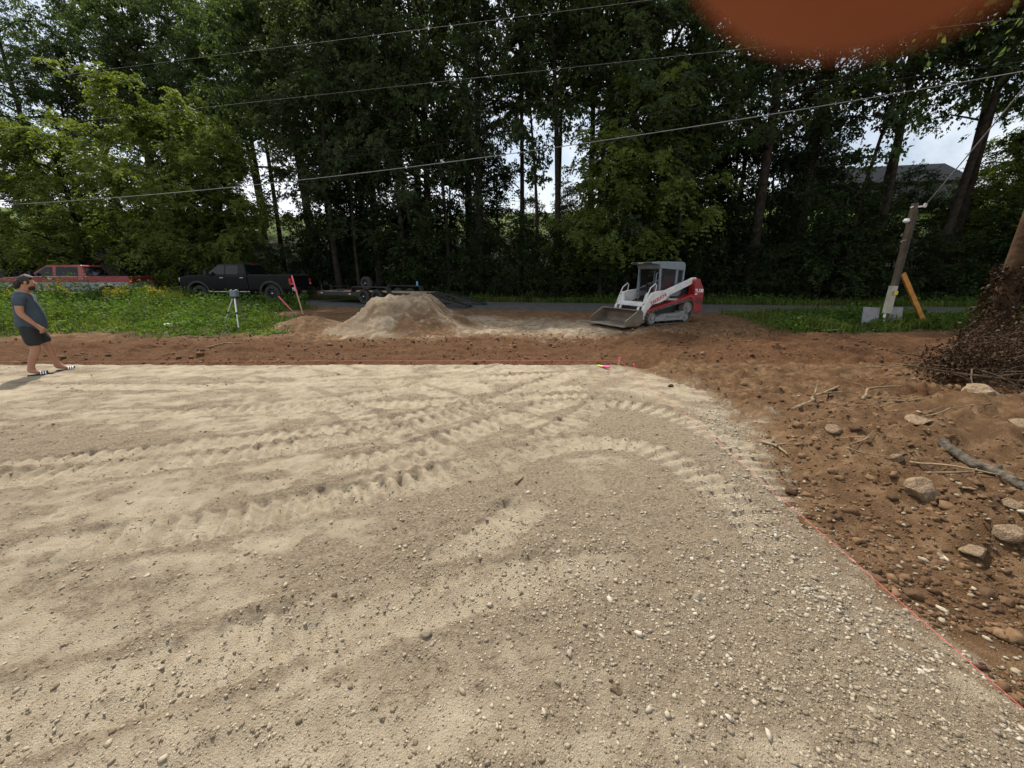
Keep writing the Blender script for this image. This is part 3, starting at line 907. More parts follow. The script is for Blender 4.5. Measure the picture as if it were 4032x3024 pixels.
        P = np.concatenate([P, vp]); D = np.concatenate([D, vd]); Ln = np.concatenate([Ln, leaf * rng.uniform(0.5, 1.1, vine)])
        rr = np.concatenate([rr, rng.uniform(0, 0.7, vine)])
    tm = bpy.data.meshes.new('trunk'); tm.from_pydata([tuple(v) for v in mb.v], [], mb.f); tm.materials.append(barkm or M_bark)
    tm.polygons.foreach_set('use_smooth', [True] * len(tm.polygons))
    cm = leaf_mesh('crown', P, D, Ln, leafm or M_leaf, rng, 0.30, rr)
    return tm, cm

def plant_tree(var, x, y, sc=1.0, rz=0.0, label='', group=None, name='tree', z=None, cat='tree', tilt=(0, 0), parts=('trunk', 'crown')):
    t = thing(name, label, cat, (x, y, (gz1(x, y) if z is None else z) - 0.03), rz, group, sc)
    t.rotation_euler = (tilt[0], tilt[1], rz)
    for nm, me in zip(parts, var):
        link(bpy.data.objects.new(nm, me), t)
    return t

VA = tree_variant(11, 20, 0.27, 0.28, 4.6, 34, 30000, 0.165, spread=0.85)
VB = tree_variant(12, 21, 0.24, 0.26, 4.0, 30, 24000, 0.16, vine=9000, leafm=M_leaf2, droop=0.9, spread=0.8)
VC = tree_variant(13, 19, 0.17, 0.55, 3.0, 20, 15000, 0.165, spread=0.9, lean=0.8)
VD = tree_variant(14, 22, 0.32, 0.34, 5.4, 34, 30000, 0.17, spread=0.95, lean=0.6)
VE = tree_variant(15, 17, 0.20, 0.20, 3.4, 26, 2300, 0.17, style='feather', leafm=M_leaf2, droop=0.6, spread=0.75)
VF = tree_variant(16, 9.2, 0.20, 0.20, 4.4, 30, 4300, 0.165, style='feather', leafm=M_bright, droop=0.6, spread=0.75, flat=0.6, top=0.65)   # broad bright tree
VG = tree_variant(17, 8.0, 0.13, 0.18, 2.9, 20, 1800, 0.17, style='feather', leafm=M_bright, droop=0.5, spread=0.55, flat=0.5, top=0.5)
VH = tree_variant(18, 18, 0.20, 0.50, 4.2, 26, 20000, 0.17, spread=0.95, lean=1.0)       # airy
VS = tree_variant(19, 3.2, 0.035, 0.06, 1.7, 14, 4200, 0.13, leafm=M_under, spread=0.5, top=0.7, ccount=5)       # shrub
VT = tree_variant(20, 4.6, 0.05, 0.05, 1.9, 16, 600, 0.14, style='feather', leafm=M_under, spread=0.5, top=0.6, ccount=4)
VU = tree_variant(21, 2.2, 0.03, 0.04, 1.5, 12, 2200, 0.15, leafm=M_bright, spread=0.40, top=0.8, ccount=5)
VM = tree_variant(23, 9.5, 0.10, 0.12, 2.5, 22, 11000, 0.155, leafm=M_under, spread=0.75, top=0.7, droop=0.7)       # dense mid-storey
VN = tree_variant(22, 13, 0.10, 0.40, 1.4, 9, 1600, 0.20, spread=0.5, lean=0.7)           # slim pole tree

FOREST = [  # variant, x, y, scale, rz, label key
    # behind the trailer, road side
    (VB, -8.6, 26.0, 1.00, 0.3, 'trailer'), (VE, -11.0, 25.6, 1.0, 1.2, 'feather'), (VA, -5.2, 26.6, 1.00, 2.0, 'trailer'), (VB, -2.0, 25.4, 1.02, 4.0, 'trailer'),
    (VE, -6.7, 24.9, 0.86, 5.1, 'feather'), (VN, -9.6, 25.0, 1.0, 0.7, 'slim'), (VN, -4.0, 24.6, 1.1, 3.0, 'slim'), (VC, 0.6, 26.2, 1.0, 0.2, 'slimtall'),
    (VC, -7.4, 29.5, 1.05, 2.0, 'slimtall'), (VD, -3.2, 31.0, 1.0, 1.0, 'deep'), (VA, -11.2, 31.2, 1.0, 3.4, 'deep'), (VD, -8.0, 35.5, 1.0, 5.2, 'deep'),
    # behind the loader
    (VH, 4.6, 25.0, 1.08, 0.5, 'loader'), (VD, 7.8, 24.2, 0.98, 2.2, 'loader'), (VH, 2.6, 23.6, 1.0, 1.4, 'loader'), (VE, 6.4, 22.6, 0.88, 3.1, 'feather2'), (VC, 5.8, 28.4, 1.05, 4.4, 'slimtall'),
    (VA, 10.6, 25.4, 1.0, 5.0, 'loader'), (VC, 3.4, 29.8, 1.0, 2.7, 'slimtall'), (VA, 12.2, 31.0, 1.0, 1.1, 'deep'), (VN, 9.0, 22.4, 1.15, 0.2, 'slim2'), (VN, 1.3, 24.4, 1.1, 2.2, 'slim'),
    # to the right, behind the timber post
    (VD, 13.6, 22.8, 0.95, 1.9, 'post'), (VB, 16.4, 23.6, 0.95, 3.6, 'post'), (VH, 19.6, 22.0, 0.98, 0.4, 'post'), (VC, 21.5, 24.5, 1.0, 2.9, 'slimtall'), (VC, 24.5, 22.5, 1.05, 1.6, 'slimtall'),
    (VA, 27.5, 20.8, 1.0, 4.1, 'post'), (VC, 15.4, 28.4, 1.0, 0.3, 'slimtall'), (VH, 20.5, 30.0, 1.0, 5.0, 'deep'), (VN, 17.8, 21.4, 1.1, 5.5, 'slim2'),
    (VA, 34.0, 20.0, 0.95, 0.8, 'post'), (VH, 27.2, 25.4, 0.95, 2.0, 'post'), (VH, 22.6, 21.4, 1.05, 4.4, 'post'),
    # left, behind the black pickup
    (VH, -14.6, 29.5, 1.0, 1.3, 'black'), (VC, -17.6, 31.0, 1.05, 0.1, 'slimtall'), (VH, -25.0, 41.5, 1.05, 2.2, 'red'), (VD, -31.5, 43.0, 0.95, 4.7, 'red'), (VH, -37.0, 44.0, 0.95, 0.9, 'red'),
    (VH, -43.0, 42.0, 0.9, 5.6, 'red'), (VC, -13.0, 34.0, 1.0, 3.0, 'slimtall'), (VD, -34.0, 48.0, 1.0, 0.4, 'red'), (VA, -28.0, 47.0, 1.1, 0.4, 'red'), (VD, -39.5, 47.0, 1.05, 2.4, 'red'), (VA, -45.0, 48.0, 1.1, 1.4, 'red'), (VA, -35.0, 42.0, 1.0, 3.4, 'red'), (VD, -51.0, 46.0, 1.0, 5.4, 'red'), (VA, -15.6, 36.0, 1.05, 2.8, 'black'), (VD, -21.5, 44.0, 1.05, 4.6, 'red'), (VA, -49.0, 40.0, 0.85, 2.0, 'red'), (VH, -27.0, 40.0, 0.95, 1.0, 'red'),
]
FL = {'trailer': ('behind the flatbed trailer', 'trees behind the trailer'), 'feather': ('behind the flatbed trailer', 'trees behind the trailer'), 'feather2': ('just across the road behind the loader', 'trees behind the loader'),
      'slim': ('across the road from the stone heap', 'trees behind the stone heap'), 'slim2': ('across the road right of the loader', 'trees beyond the loader'), 'slimtall': ('inside the wood', 'trees inside the wood'),
      'deep': ('up the slope deep in the wood', 'trees deep in the wood'), 'loader': ('across the road behind the tracked loader', 'trees behind the loader'), 'post': ('across the road behind the timber service post', 'trees behind the service post'),
      'black': ('rising behind the black pickup', 'trees behind the black pickup'), 'red': ('on the slope behind the red pickup', 'trees behind the red pickup')}
LOOK = [(VA, 'tall dense leafy tree'), (VB, 'tall dark tree draped with creeper'), (VC, 'tall thin trunked tree with a high crown'), (VD, 'tall thick trunked tree with a wide crown'), (VE, 'tall tree with drooping feathery leaves'), (VH, 'tall airy tree with bare lower trunk'), (VN, 'slim young tree with a thin stem')]
for v_, x, y, sc, rz, k in FOREST:
    look = next(l for q, l in LOOK if q is v_)
    plant_tree(v_, x, y, sc, rz, look + ' ' + FL[k][0], FL[k][1] + ', ' + look, 'forest_tree')
for x, y, sc, rz in [(-12.6, 28.0, 1.0, 0.3), (-11.0, 29.6, 1.1, 2.0), (-4.3, 28.2, 1.0, 1.0), (9.4, 26.6, 1.05, 0.8), (11.8, 27.6, 1.0, 2.4), (13.9, 26.2, 1.05, 3.6), (16.3, 26.6, 0.95, 5.0), (18.6, 26.8, 0.9, 0.2), (-24.5, 34.5, 0.8, 2.6), (-27.6, 34.4, 0.8, 0.5), (-30.8, 34.0, 0.8, 1.2), (-34.5, 34.5, 0.8, 4.1), (-38.5, 34.0, 0.8, 5.2), (33.0, 22.5, 1.0, 3.1), (24.6, 26.0, 0.62, 1.5), (28.6, 26.5, 0.6, 0.4), (31.5, 27.5, 0.6, 0.9), (1.2, 30.5, 0.5, 1.1), (4.2, 31.5, 0.55, 3.3), (7.2, 30.0, 0.6, 2.0)]:
    k = 'left' if x < -15 else ('mid' if x < 5 else 'right')
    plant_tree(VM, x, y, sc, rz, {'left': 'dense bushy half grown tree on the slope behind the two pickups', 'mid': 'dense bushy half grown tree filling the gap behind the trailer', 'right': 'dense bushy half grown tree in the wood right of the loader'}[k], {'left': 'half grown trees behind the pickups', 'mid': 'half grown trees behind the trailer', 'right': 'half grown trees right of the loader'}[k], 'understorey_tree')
# bright lower trees
plant_tree(VF, -20.8, 26.2, 1.15, 0.4, 'broad bright green tree with drooping feathery leaves behind the black pickup hood', None, 'walnut_tree')
plant_tree(VF, -18.6, 26.6, 0.88, 3.9, 'lower bright green feathery tree just behind the black pickup cab', None, 'walnut_tree')
plant_tree(VF, -26.6, 25.4, 0.95, 2.6, 'broad bright green tree leaning over the red pickup', None, 'walnut_tree')
plant_tree(VG, -31.5, 25.0, 1.0, 1.0, 'small bright green feathery tree beyond the red pickup hood', None, 'walnut_tree')
plant_tree(VG, 5.1, 22.3, 1.0, 2.0, 'young tree with bright green feathery leaves just behind the loader cab', None, 'walnut_tree')
plant_tree(VG, 7.4, 23.4, 1.35, 4.2, 'taller young tree with bright feathery leaves across the road from the loader', None, 'walnut_tree')
plant_tree(VG, 27.0, 22.6, 0.9, 0.9, 'bright yellow green tree in the wood right of the timber service post', None, 'walnut_tree')
plant_tree(VF, 37.0, 28.0, 1.0, 1.9, 'broad sunlit yellow green tree up the slope beyond the vine covered trunk', None, 'walnut_tree')

# shrubs along the far verge
rs = random.Random(5)
SH = []
for i in range(34):
    x = -13.5 + i * 1.36 + rs.uniform(-0.4, 0.4)
    SH.append((x, float(road_c(x)) + rs.uniform(4.2, 6.6)))
for i, (x, y) in enumerate(SH):
    v_ = (VS, VT, VS)[i % 3]
    if x < -6: lab = ('dense dark shrub in the undergrowth behind the trailer', 'shrubs behind the trailer')
    elif x < 10: lab = ('dense dark shrub in the undergrowth behind the heap and loader', 'shrubs behind the loader')
    else: lab = ('dense dark shrub in the undergrowth behind the service post', 'shrubs behind the service post')
    if v_ is VT: lab = (lab[0].replace('dense dark shrub', 'tall arching feathery shrub'), 'arching ' + lab[1])
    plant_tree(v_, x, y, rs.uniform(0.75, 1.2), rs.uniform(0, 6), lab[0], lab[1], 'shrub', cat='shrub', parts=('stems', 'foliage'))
rs2 = random.Random(15)
for i in range(9):
    x = -15.5 - i * 2.1 + rs2.uniform(-0.5, 0.5)
    plant_tree((VS, VU, VT)[i % 3], x, float(road_c(x)) + rs2.uniform(3.6, 5.2), rs2.uniform(0.6, 1.0), rs2.uniform(0, 6), ('dark rounded shrub on the bank behind the two pickups', 'light green low shrub on the bank behind the two pickups', 'arching feathery shrub on the bank behind the two pickups')[i % 3], ('dark shrubs behind the pickups', 'light shrubs behind the pickups', 'arching shrubs behind the pickups')[i % 3], 'shrub', cat='shrub', parts=('stems', 'foliage'))
for i in range(26):
    x = -15 + i * 1.75 + rs2.uniform(-0.6, 0.6)
    plant_tree((VS, VS, VT)[i % 3], x, float(road_c(x)) + rs2.uniform(8, 13), rs2.uniform(0.9, 1.5), rs2.uniform(0, 6), 'dark undergrowth shrub on the slope among the tree trunks' if i % 3 < 2 else 'tall arching feathery shrub on the slope among the tree trunks', 'shrubs on the wooded slope' if i % 3 < 2 else 'arching shrubs on the wooded slope', 'shrub', cat='shrub', parts=('stems', 'foliage'))

# ------------------------------------------------------------------ grass and weeds
def blades(name, x, y, h, seed, mat, label, cat, wid=0.012):
    rng = np.random.default_rng(seed); n = len(x)
    z = gz(x, y)
    a = rng.uniform(0, 6.28, n); b = rng.uniform(0.15, 0.75, n)
    d = np.stack([np.cos(a) * b, np.sin(a) * b], -1) * h[:, None]
    s = np.stack([-np.sin(a), np.cos(a)], -1) * (wid * rng.uniform(0.7, 1.6, n))[:, None]
    B = np.stack([x, y], -1)
    m = B + d * 0.35; t = B + d
    V = np.zeros((n, 5, 3))
    V[:, 0, :2] = B - s; V[:, 0, 2] = z - 0.02
    V[:, 1, :2] = B + s; V[:, 1, 2] = z - 0.02
    V[:, 2, :2] = m + s * 0.8; V[:, 2, 2] = z + h * 0.62
    V[:, 3, :2] = m - s * 0.8; V[:, 3, 2] = z + h * 0.62
    V[:, 4, :2] = t; V[:, 4, 2] = z + h * (1 - 0.25 * b)
    o = np.arange(n)[:, None] * 5
    F = np.concatenate([o + np.array([[0, 1, 2]]), o + np.array([[0, 2, 3]]), o + np.array([[3, 2, 4]])])
    rr = np.tile(np.clip(vnoise(x * 1.3, y * 1.3, 3) * 0.6 + rng.uniform(0, 0.4, n), 0, 1), 3)
    me = mesh_np(name, V.reshape(-1, 3), F, mat, attrs={'rnd': ('FACE', rr)})
    return tag(link(bpy.data.objects.new(name, me)), label, cat, kind='stuff')

rng = np.random.default_rng(101)
def verge(n, x0, x1, y0, y1, mask, hmin, hmax, seed):
    x = rng.uniform(x0, x1, n); y = rng.uniform(y0, y1, n)
    k = mask(x, y) > rng.uniform(0.15, 0.9, n); x, y = x[k], y[k]
    h = rng.uniform(hmin, hmax, len(x)) * (0.35 + 1.3 * vnoise(x * 0.8, y * 0.8, seed) ** 1.3)
    return x, y, h
def m_left(x, y):
    return a_grass(x, y) * (y - road_c(x) < -2.5) * (x < -4)
x, y, h = verge(44000, -30, -5.5, 10.6, 20.2, m_left, 0.16, 0.50, 51)
h *= np.interp(y, [11, 12.5, 15, 18], [0.35, 0.8, 1.3, 1.6]) * np.interp(x, [-16.5, -14, -12, -9], [1.2, 0.75, 0.5, 0.45])
blades('grass', x, y, h, 61, M_grass, 'rough green grass on the bank in front of the pickups', 'grass')
def m_right(x, y):
    return a_grass(x, y) * (y - road_c(x) < -2.5) * (x > 4)
x, y, h = verge(26000, 6.5, 26, 10.2, 15.2, m_right, 0.12, 0.30, 52)
blades('grass', x, y, h, 62, M_grass, 'short green verge grass around the timber service post', 'grass')
x = rng.uniform(-26, 30, 22000); y = road_c(x) + 2.5 + np.abs(rng.normal(0, 1.1, 22000))
h = rng.uniform(0.12, 0.4, 22000)
blades('grass', x, y, h, 63, M_grass, 'dark grass strip along the far edge of the road', 'grass', 0.016)

def broadleaf(name, x, y, top, seed, mat, label, ll=(0.06, 0.14)):
    rng = np.random.default_rng(seed); n = len(x); z = gz(x, y)
    P = np.stack([x, y, z + top * rng.uniform(0.15, 1, n)], -1)
    D = unit(rng.normal(size=(n, 3)) * np.array([1, 1, 0.5]) + np.array([0, 0, 0.15]))
    Ln = rng.uniform(*ll, n)
    rr = np.clip(vnoise(x * 1.7, y * 1.7, 9) * 0.5 + rng.uniform(0, 0.5, n), 0, 1)
    me = leaf_mesh(name, P, D, Ln, mat, rng, 0.33, rr)
    return tag(link(bpy.data.objects.new(name, me)), label, 'weeds', kind='stuff')

x, y, h = verge(60000, -30, -5.5, 10.8, 20, lambda a, b: m_left(a, b) * (0.35 + 1.1 * (fbm(a * 0.55, b * 0.55, 33, 3) > -0.05)), 0.2, 0.75, 53)
h *= np.interp(y, [11, 12.5, 15, 18], [0.3, 0.75, 1.2, 1.5]) * np.interp(x, [-16.5, -14, -12, -9], [1.3, 0.75, 0.5, 0.45])
broadleaf('ground_weeds', x, y, h, 71, M_weed, 'lush broad leaved weeds on the bank in front of the pickups')
x, y, h = verge(26000, 6.8, 26, 10.3, 14.8, lambda a, b: m_right(a, b) * (fbm(a * 0.7, b * 0.7, 34, 3) + 0.5 * np.exp(-((a - 12.2) / 2.2) ** 2) > 0.02), 0.12, 0.42, 54)
broadleaf('ground_weeds', x, y, h, 72, M_weed, 'leafy weeds growing round the foot of the timber service post')
n = 24000
x = rng.uniform(-24, 30, n); y = road_c(x) + 2.8 + np.abs(rng.normal(0, 1.0, n)); k = fbm(x * 0.5, y * 0.5, 35, 3) > -0.15; x, y = x[k], y[k]
broadleaf('ground_weeds', x, y, rng.uniform(0.15, 0.6, len(x)), 73, M_weed, 'dark leafy weeds along the far edge of the road', (0.08, 0.18))

# individual tall weeds
def weed_variant(seed, H, nstem, flower):
    r = random.Random(seed); rg = np.random.default_rng(seed)
    mb = MB(); LP = []; LD = []; FP = []
    for i in range(nstem):
        a = r.uniform(0, 6.28); sp = r.uniform(0.05, 0.28) * H; hh = H * r.uniform(0.7, 1.05)
        pts = [Vector((math.cos(a) * sp * u * u + math.cos(a) * 0.04, math.sin(a) * sp * u * u + math.sin(a) * 0.04, hh * u)) for u in (0, 0.35, 0.7, 1)]
        mb.tube(pts, [0.008, 0.007, 0.005, 0.003], 4)
        for k in range(26):
            u = r.uniform(0.1, 0.97); q = Vector((math.cos(a) * sp * u * u, math.sin(a) * sp * u * u, hh * u)); b = r.uniform(0, 6.28)
            LP.append(q[:]); LD.append((math.cos(b), math.sin(b), r.uniform(-0.1, 0.5)))
        if flower:
            for k in range(30):
                b = r.uniform(0, 6.28); rr = r.uniform(0, 0.10); zz = r.uniform(-0.22, 0.06)
                FP.append((math.cos(a) * sp + math.cos(b) * rr, math.sin(a) * sp + math.sin(b) * rr, hh + zz))
    sm = bpy.data.meshes.new('stem'); sm.from_pydata([tuple(v) for v in mb.v], [], mb.f); sm.materials.append(M_weedstem)
    out = [('stem', sm), ('leaves', leaf_mesh('leaves', np.array(LP), unit(np.array(LD)), rg.uniform(0.08, 0.17, len(LP)), M_weed, rg, 0.2))]
    if flower:
        out.append(('flower_plume', leaf_mesh('flower', np.array(FP), unit(rg.normal(size=(len(FP), 3))), rg.uniform(0.03, 0.06, len(FP)), M_flower, rg, 0.4)))
    return out
M_weedstem = pmat('weed_stem', (0.07, 0.11, 0.03), 0.8, spec=0.2)
GV = [weed_variant(31, 1.15, 4, True), weed_variant(32, 0.95, 5, True), weed_variant(33, 0.9, 6, False), weed_variant(34, 0.6, 5, False)]
def plant_weed(v, x, y, sc, rz, label, group, name):
    t = thing(name, label, 'weed', (x, y, gz1(x, y) - 0.01), rz, group, sc)
    for nm, me in GV[v]:
        c_ = link(bpy.data.objects.new(nm, me), t)
        if nm == 'flower_plume': c_['kind'] = 'stuff'
for i, (x, y, s) in enumerate([(-18.2, 16.2, 1.0), (-17.0, 17.1, 1.1), (-16.3, 15.9, 0.95), (-15.6, 17.3, 1.05), (-19.4, 16.9, 1.1), (-20.6, 16.2, 1.0), (-14.8, 16.6, 0.9), (-17.7, 17.9, 1.1)]):
    plant_weed(i % 2, x, y, s, i * 1.1, 'tall weed with yellow flower plumes in front of the red pickup bed', 'yellow flowered weeds by the red pickup', 'goldenrod')
for i, (x, y, s) in enumerate([(-16.6, 19.2, 0.85), (-15.9, 18.9, 0.8), (-17.2, 18.6, 0.9)]):
    plant_weed(i % 2, x, y, s, i * 2.1, 'yellow flowered weed in front of the black pickup front wheel', 'yellow flowered weeds by the black pickup', 'goldenrod')
for i, (x, y, s) in enumerate([(-9.9, 17.4, 0.95), (-9.3, 17.0, 0.8), (-9.5, 18.0, 0.9), (-10.6, 16.9, 0.85)]):
    plant_weed(2, x, y, s, i * 1.7, 'leafy upright weed in front of the black pickup rear wheel', 'leafy weeds by the black pickup', 'leafy_weed')
for i, (x, y, s) in enumerate([(11.6, 11.4, 0.8), (12.3, 11.9, 0.9), (13.0, 12.4, 0.85), (12.1, 11.1, 0.75)]):
    plant_weed(3, x, y, s, i * 1.3, 'leafy weed clump between the service post and its brace', 'weeds at the post brace', 'leafy_weed')
for i, (x, y, s) in enumerate([(3.62, 2.0, 0.55), (3.45, 1.5, 0.45)]):
    plant_weed(3, x, y, s, i * 1.3, 'small green sprout in the dug bank beside the grey log', 'sprouts in the dug bank', 'leafy_weed')

# ------------------------------------------------------------------ vehicle materials
M_black = pmat('black_paint', (0.006, 0.0065, 0.0075), 0.32, var=0.15, spec=0.14, coat=0.05, dust=0.05, dustcol=(0.12, 0.10, 0.08))
M_trim = pmat('black_plastic', (0.014, 0.014, 0.015), 0.55, var=0.2, dust=0.15, dustcol=(0.10, 0.085, 0.065))
M_rubber = pmat('tyre_rubber', (0.018, 0.018, 0.018), 0.85, var=0.3, scale=12, bump=0.2, dust=0.35, dustcol=(0.12, 0.10, 0.07))
M_glass = pmat('dark_glass', (0.006, 0.008, 0.009), 0.06, var=0.1, spec=0.32)
M_chrome = pmat('chrome', (0.62, 0.62, 0.62), 0.18, 1.0, var=0.1)
M_rim = pmat('dark_rim', (0.05, 0.05, 0.052), 0.35, 0.7, var=0.2)
M_steel = pmat('bare_steel', (0.36, 0.35, 0.33), 0.42, 0.8, var=0.25, dust=0.3)
M_tail = pmat('red_lens', (0.42, 0.012, 0.015), 0.2, var=0.1)
M_lens = pmat('clear_lens', (0.62, 0.62, 0.6), 0.1, var=0.05)
M_blue = pmat('blue_can', (0.10, 0.36, 0.58), 0.4, 0.2)

def two_tone(name, up, low, z0):
    m = pmat(name, up, 0.35, var=0.12, coat=0.3, dust=0.15)
    nt = m.node_tree; N = nt.nodes; L = nt.links; b = _pri(m)
    old = b.inputs['Base Color'].links[0].from_socket
    tc = N.new('ShaderNodeTexCoord'); sx = N.new('ShaderNodeSeparateXYZ'); L.new(tc.outputs['Object'], sx.inputs[0])
    gt = nd(N, 'ShaderNodeMath', operation='GREATER_THAN'); L.new(sx.outputs['Z'], gt.inputs[0]); gt.inputs[1].default_value = z0
    L.new(mixc(N, L, gt.outputs[0], low, old), b.inputs['Base Color'])
    return m
M_red2 = two_tone('red_over_silver_paint', (0.28, 0.026, 0.028), (0.25, 0.26, 0.255), 1.03)
M_redp = pmat('faded_red_paint', (0.28, 0.026, 0.028), 0.35, var=0.15, coat=0.3, dust=0.12)

def arc(cx, cz, r, a0, a1, n=12):
    return [(cx + r * math.cos(R(a0 + (a1 - a0) * i / n)), cz + r * math.sin(R(a0 + (a1 - a0) * i / n))) for i in range(n + 1)]

def make_wheel(parent, c, r, w, side, rimm=M_rim, name='wheel'):
    s = side
    prof = [(r * 0.60, -w / 2), (r * 0.80, -w / 2 * 1.04), (r * 0.95, -w / 2 * 0.92), (r, -w / 2 * 0.6), (r, w / 2 * 0.6), (r * 0.95, w / 2 * 0.92), (r * 0.80, w / 2 * 1.04), (r * 0.60, w / 2)]
    t = MB().lathe(prof, (0, 0, 0), 'y', 32)
    for k in range(36):      # tread blocks
        a = 2 * math.pi * k / 36
        t.box((math.cos(a) * r * 1.0, (0.12 if k % 2 else -0.12) * w, math.sin(a) * r * 1.0), (0.022, w * 0.55, r * 0.10), Matrix.Rotation(-a, 3, 'Y'))
    o = t.build(name, M_rubber, parent, smooth=False); o.location = c
    q = MB().lathe([(0.001, s * w * 0.30), (r * 0.16, s * w * 0.34), (r * 0.20, s * w * 0.22), (r * 0.5, s * w * 0.16), (r * 0.60, s * w * 0.46), (r * 0.64, s * w * 0.48), (r * 0.62, s * w * 0.1), (r * 0.6, -s * w * 0.4)], (0, 0, 0), 'y', 28)
    for k in range(8):
        a = 2 * math.pi * k / 8
        q.box((math.cos(a) * r * 0.38, s * w * 0.26, math.sin(a) * r * 0.38), (r * 0.44, w * 0.16, r * 0.12), Matrix.Rotation(-a, 3, 'Y'))
    q.build('rim', rimm, o)
    hb = MB().lathe([(0.001, s * w * 0.52), (r * 0.11, s * w * 0.5), (r * 0.13, s * w * 0.3)], (0, 0, 0), 'y', 14)
    hb.build('hub_cap', M_chrome, o)
    return o

def make_pickup(name, label, loc, rz, P):
    """local frame: x forward, y left, z up, on the ground; left side is y > 0"""
    t = thing(name, label, 'pickup truck', loc, rz)
    paint, r = P['paint'], P['r']
    fx, rx = P['front_axle'], P['rear_axle']; xf, xr = P['nose'], P['tail']
    hw = P['hw']; belt = P['belt']; xc = P['cab_rear']; ra = r * P.get('arch', 1.28); rock = P['rocker']
    hood = P['hood']
    zc = r + 0.02
    # cab and nose: one shell from side profile with front arch
    def archpts(cx, za):
        dz = max(-0.99, min(0.99, (za - zc) / ra)); a = math.degrees(math.asin(dz))
        return arc(cx, zc, ra, 180 - a, a, 14)
    prof = [(xc, rock)] + archpts(fx, rock) + [(xf - 0.16, rock + 0.02), (xf, rock + 0.14), (xf + 0.02, hood - 0.30), (xf - 0.06, hood - 0.10), (xf - 0.35, hood - 0.03), (P['ws_base'], hood + 0.04), (P['ws_base'] - 0.12, belt), (xc, belt)]
    MB().prism(prof, -hw, hw).build('cab_body', paint, t, bevel=0.055, seg=3)
    # raised centre of the hood
    MB().hull8([(P['ws_base'], -hw * 0.55, hood), (xf - 0.35, -hw * 0.45, hood - 0.06), (xf - 0.35, hw * 0.45, hood - 0.06), (P['ws_base'], hw * 0.55, hood)],
               [(P['ws_base'], -hw * 0.48, hood + 0.075), (xf - 0.5, -hw * 0.36, hood + 0.015), (xf - 0.5, hw * 0.36, hood + 0.015), (P['ws_base'], hw * 0.48, hood + 0.075)]).build('hood', P.get('hoodpaint', paint), t, bevel=0.03)
    # greenhouse
    x0, x1, rf0, rf1, zr = xc + 0.02, P['ws_base'] - 0.02, P['roof0'], P['roof1'], P['roof']
    yb, yt = hw * 0.955, hw * 0.755
    bot = [(x0, -yb, belt - 0.02), (x1, -yb, belt - 0.02), (x1, yb, belt - 0.02), (x0, yb, belt - 0.02)]
    top = [(rf0, -yt, zr), (rf1, -yt, zr), (rf1, yt, zr), (rf0, yt, zr)]
    MB().hull8(bot, top).build('roof', P.get('cabpaint', paint), t, bevel=0.07, seg=3)
    def side_pt(x, f, s, off=0.008):
        # point on the slanting side wall at height fraction f
        y = yb + (yt - yb) * f
        return Vector((x, s * (y + off), belt - 0.02 + (zr - belt + 0.02) * f))
    def xs_at(f):
        return x0 + (rf0 - x0) * f, x1 + (rf1 - x1) * f
    lo, hi = 0.10, 0.84
    for s in (1, -1):
        for (a0, a1, kind) in P['windows']:
            l0, l1 = xs_at(lo); h0, h1 = xs_at(hi)
            if kind == 'front':
                pts = [side_pt(a0, lo, s), side_pt(l1 - 0.16, lo, s), side_pt(h1 - 0.10, hi, s), side_pt(a0, hi, s)]
            else:
                pts = [side_pt(a0, lo, s), side_pt(a1, lo, s), side_pt(a1, hi, s), side_pt(max(a0, h0 + 0.12), hi, s)]
            inn = [p - Vector((0, s * 0.03, 0)) for p in pts]
            MB().add(pts + inn, [(0, 1, 2, 3), (7, 6, 5, 4), (0, 4, 5, 1), (1, 5, 6, 2), (2, 6, 7, 3), (3, 7, 4, 0)]).build('window', M_glass, t)
        if P.get('trimline'):
            MB().box(((xc + P['ws_base']) / 2, s * (hw + 0.004), belt - 0.012), (P['ws_base'] - xc - 0.1, 0.012, 0.016)).build('belt_moulding', M_chrome, t)
    def slab(q, push, name, mat):
        q = [Vector(p) for p in q]
        nrm = (q[1] - q[0]).cross(q[3] - q[0]).normalized()
        a = [p + nrm * push for p in q]; b = [p - nrm * 0.03 for p in q]
        MB().add(a + b, [(0, 1, 2, 3), (7, 6, 5, 4), (0, 4, 5, 1), (1, 5, 6, 2), (2, 6, 7, 3), (3, 7, 4, 0)]).build(name, mat, t)
    def lerp3(a, b, f): return tuple(a[i] + (b[i] - a[i]) * f for i in range(3))
    A, B_, C_, D_ = bot[1], bot[2], top[2], top[1]
    q = [lerp3(lerp3(A, D_, 0.10), lerp3(B_, C_, 0.10), 0.06), lerp3(lerp3(A, D_, 0.10), lerp3(B_, C_, 0.10), 0.94), lerp3(lerp3(A, D_, 0.9), lerp3(B_, C_, 0.9), 0.92), lerp3(lerp3(A, D_, 0.9), lerp3(B_, C_, 0.9), 0.08)]
    slab(q, 0.008, 'windshield', M_glass)
    A, B_, C_, D_ = bot[3], bot[0], top[0], top[3]
    q = [lerp3(lerp3(A, D_, 0.12), lerp3(B_, C_, 0.12), 0.05), lerp3(lerp3(A, D_, 0.12), lerp3(B_, C_, 0.12), 0.95), lerp3(lerp3(A, D_, 0.86), lerp3(B_, C_, 0.86), 0.92), lerp3(lerp3(A, D_, 0.86), lerp3(B_, C_, 0.86), 0.08)]
    slab(q, 0.010, 'rear_window', M_glass)
    MB().box((rf0 + 0.0, 0, zr - 0.045), (0.03, 0.34, 0.035)).build('brake_light', M_tail, t)
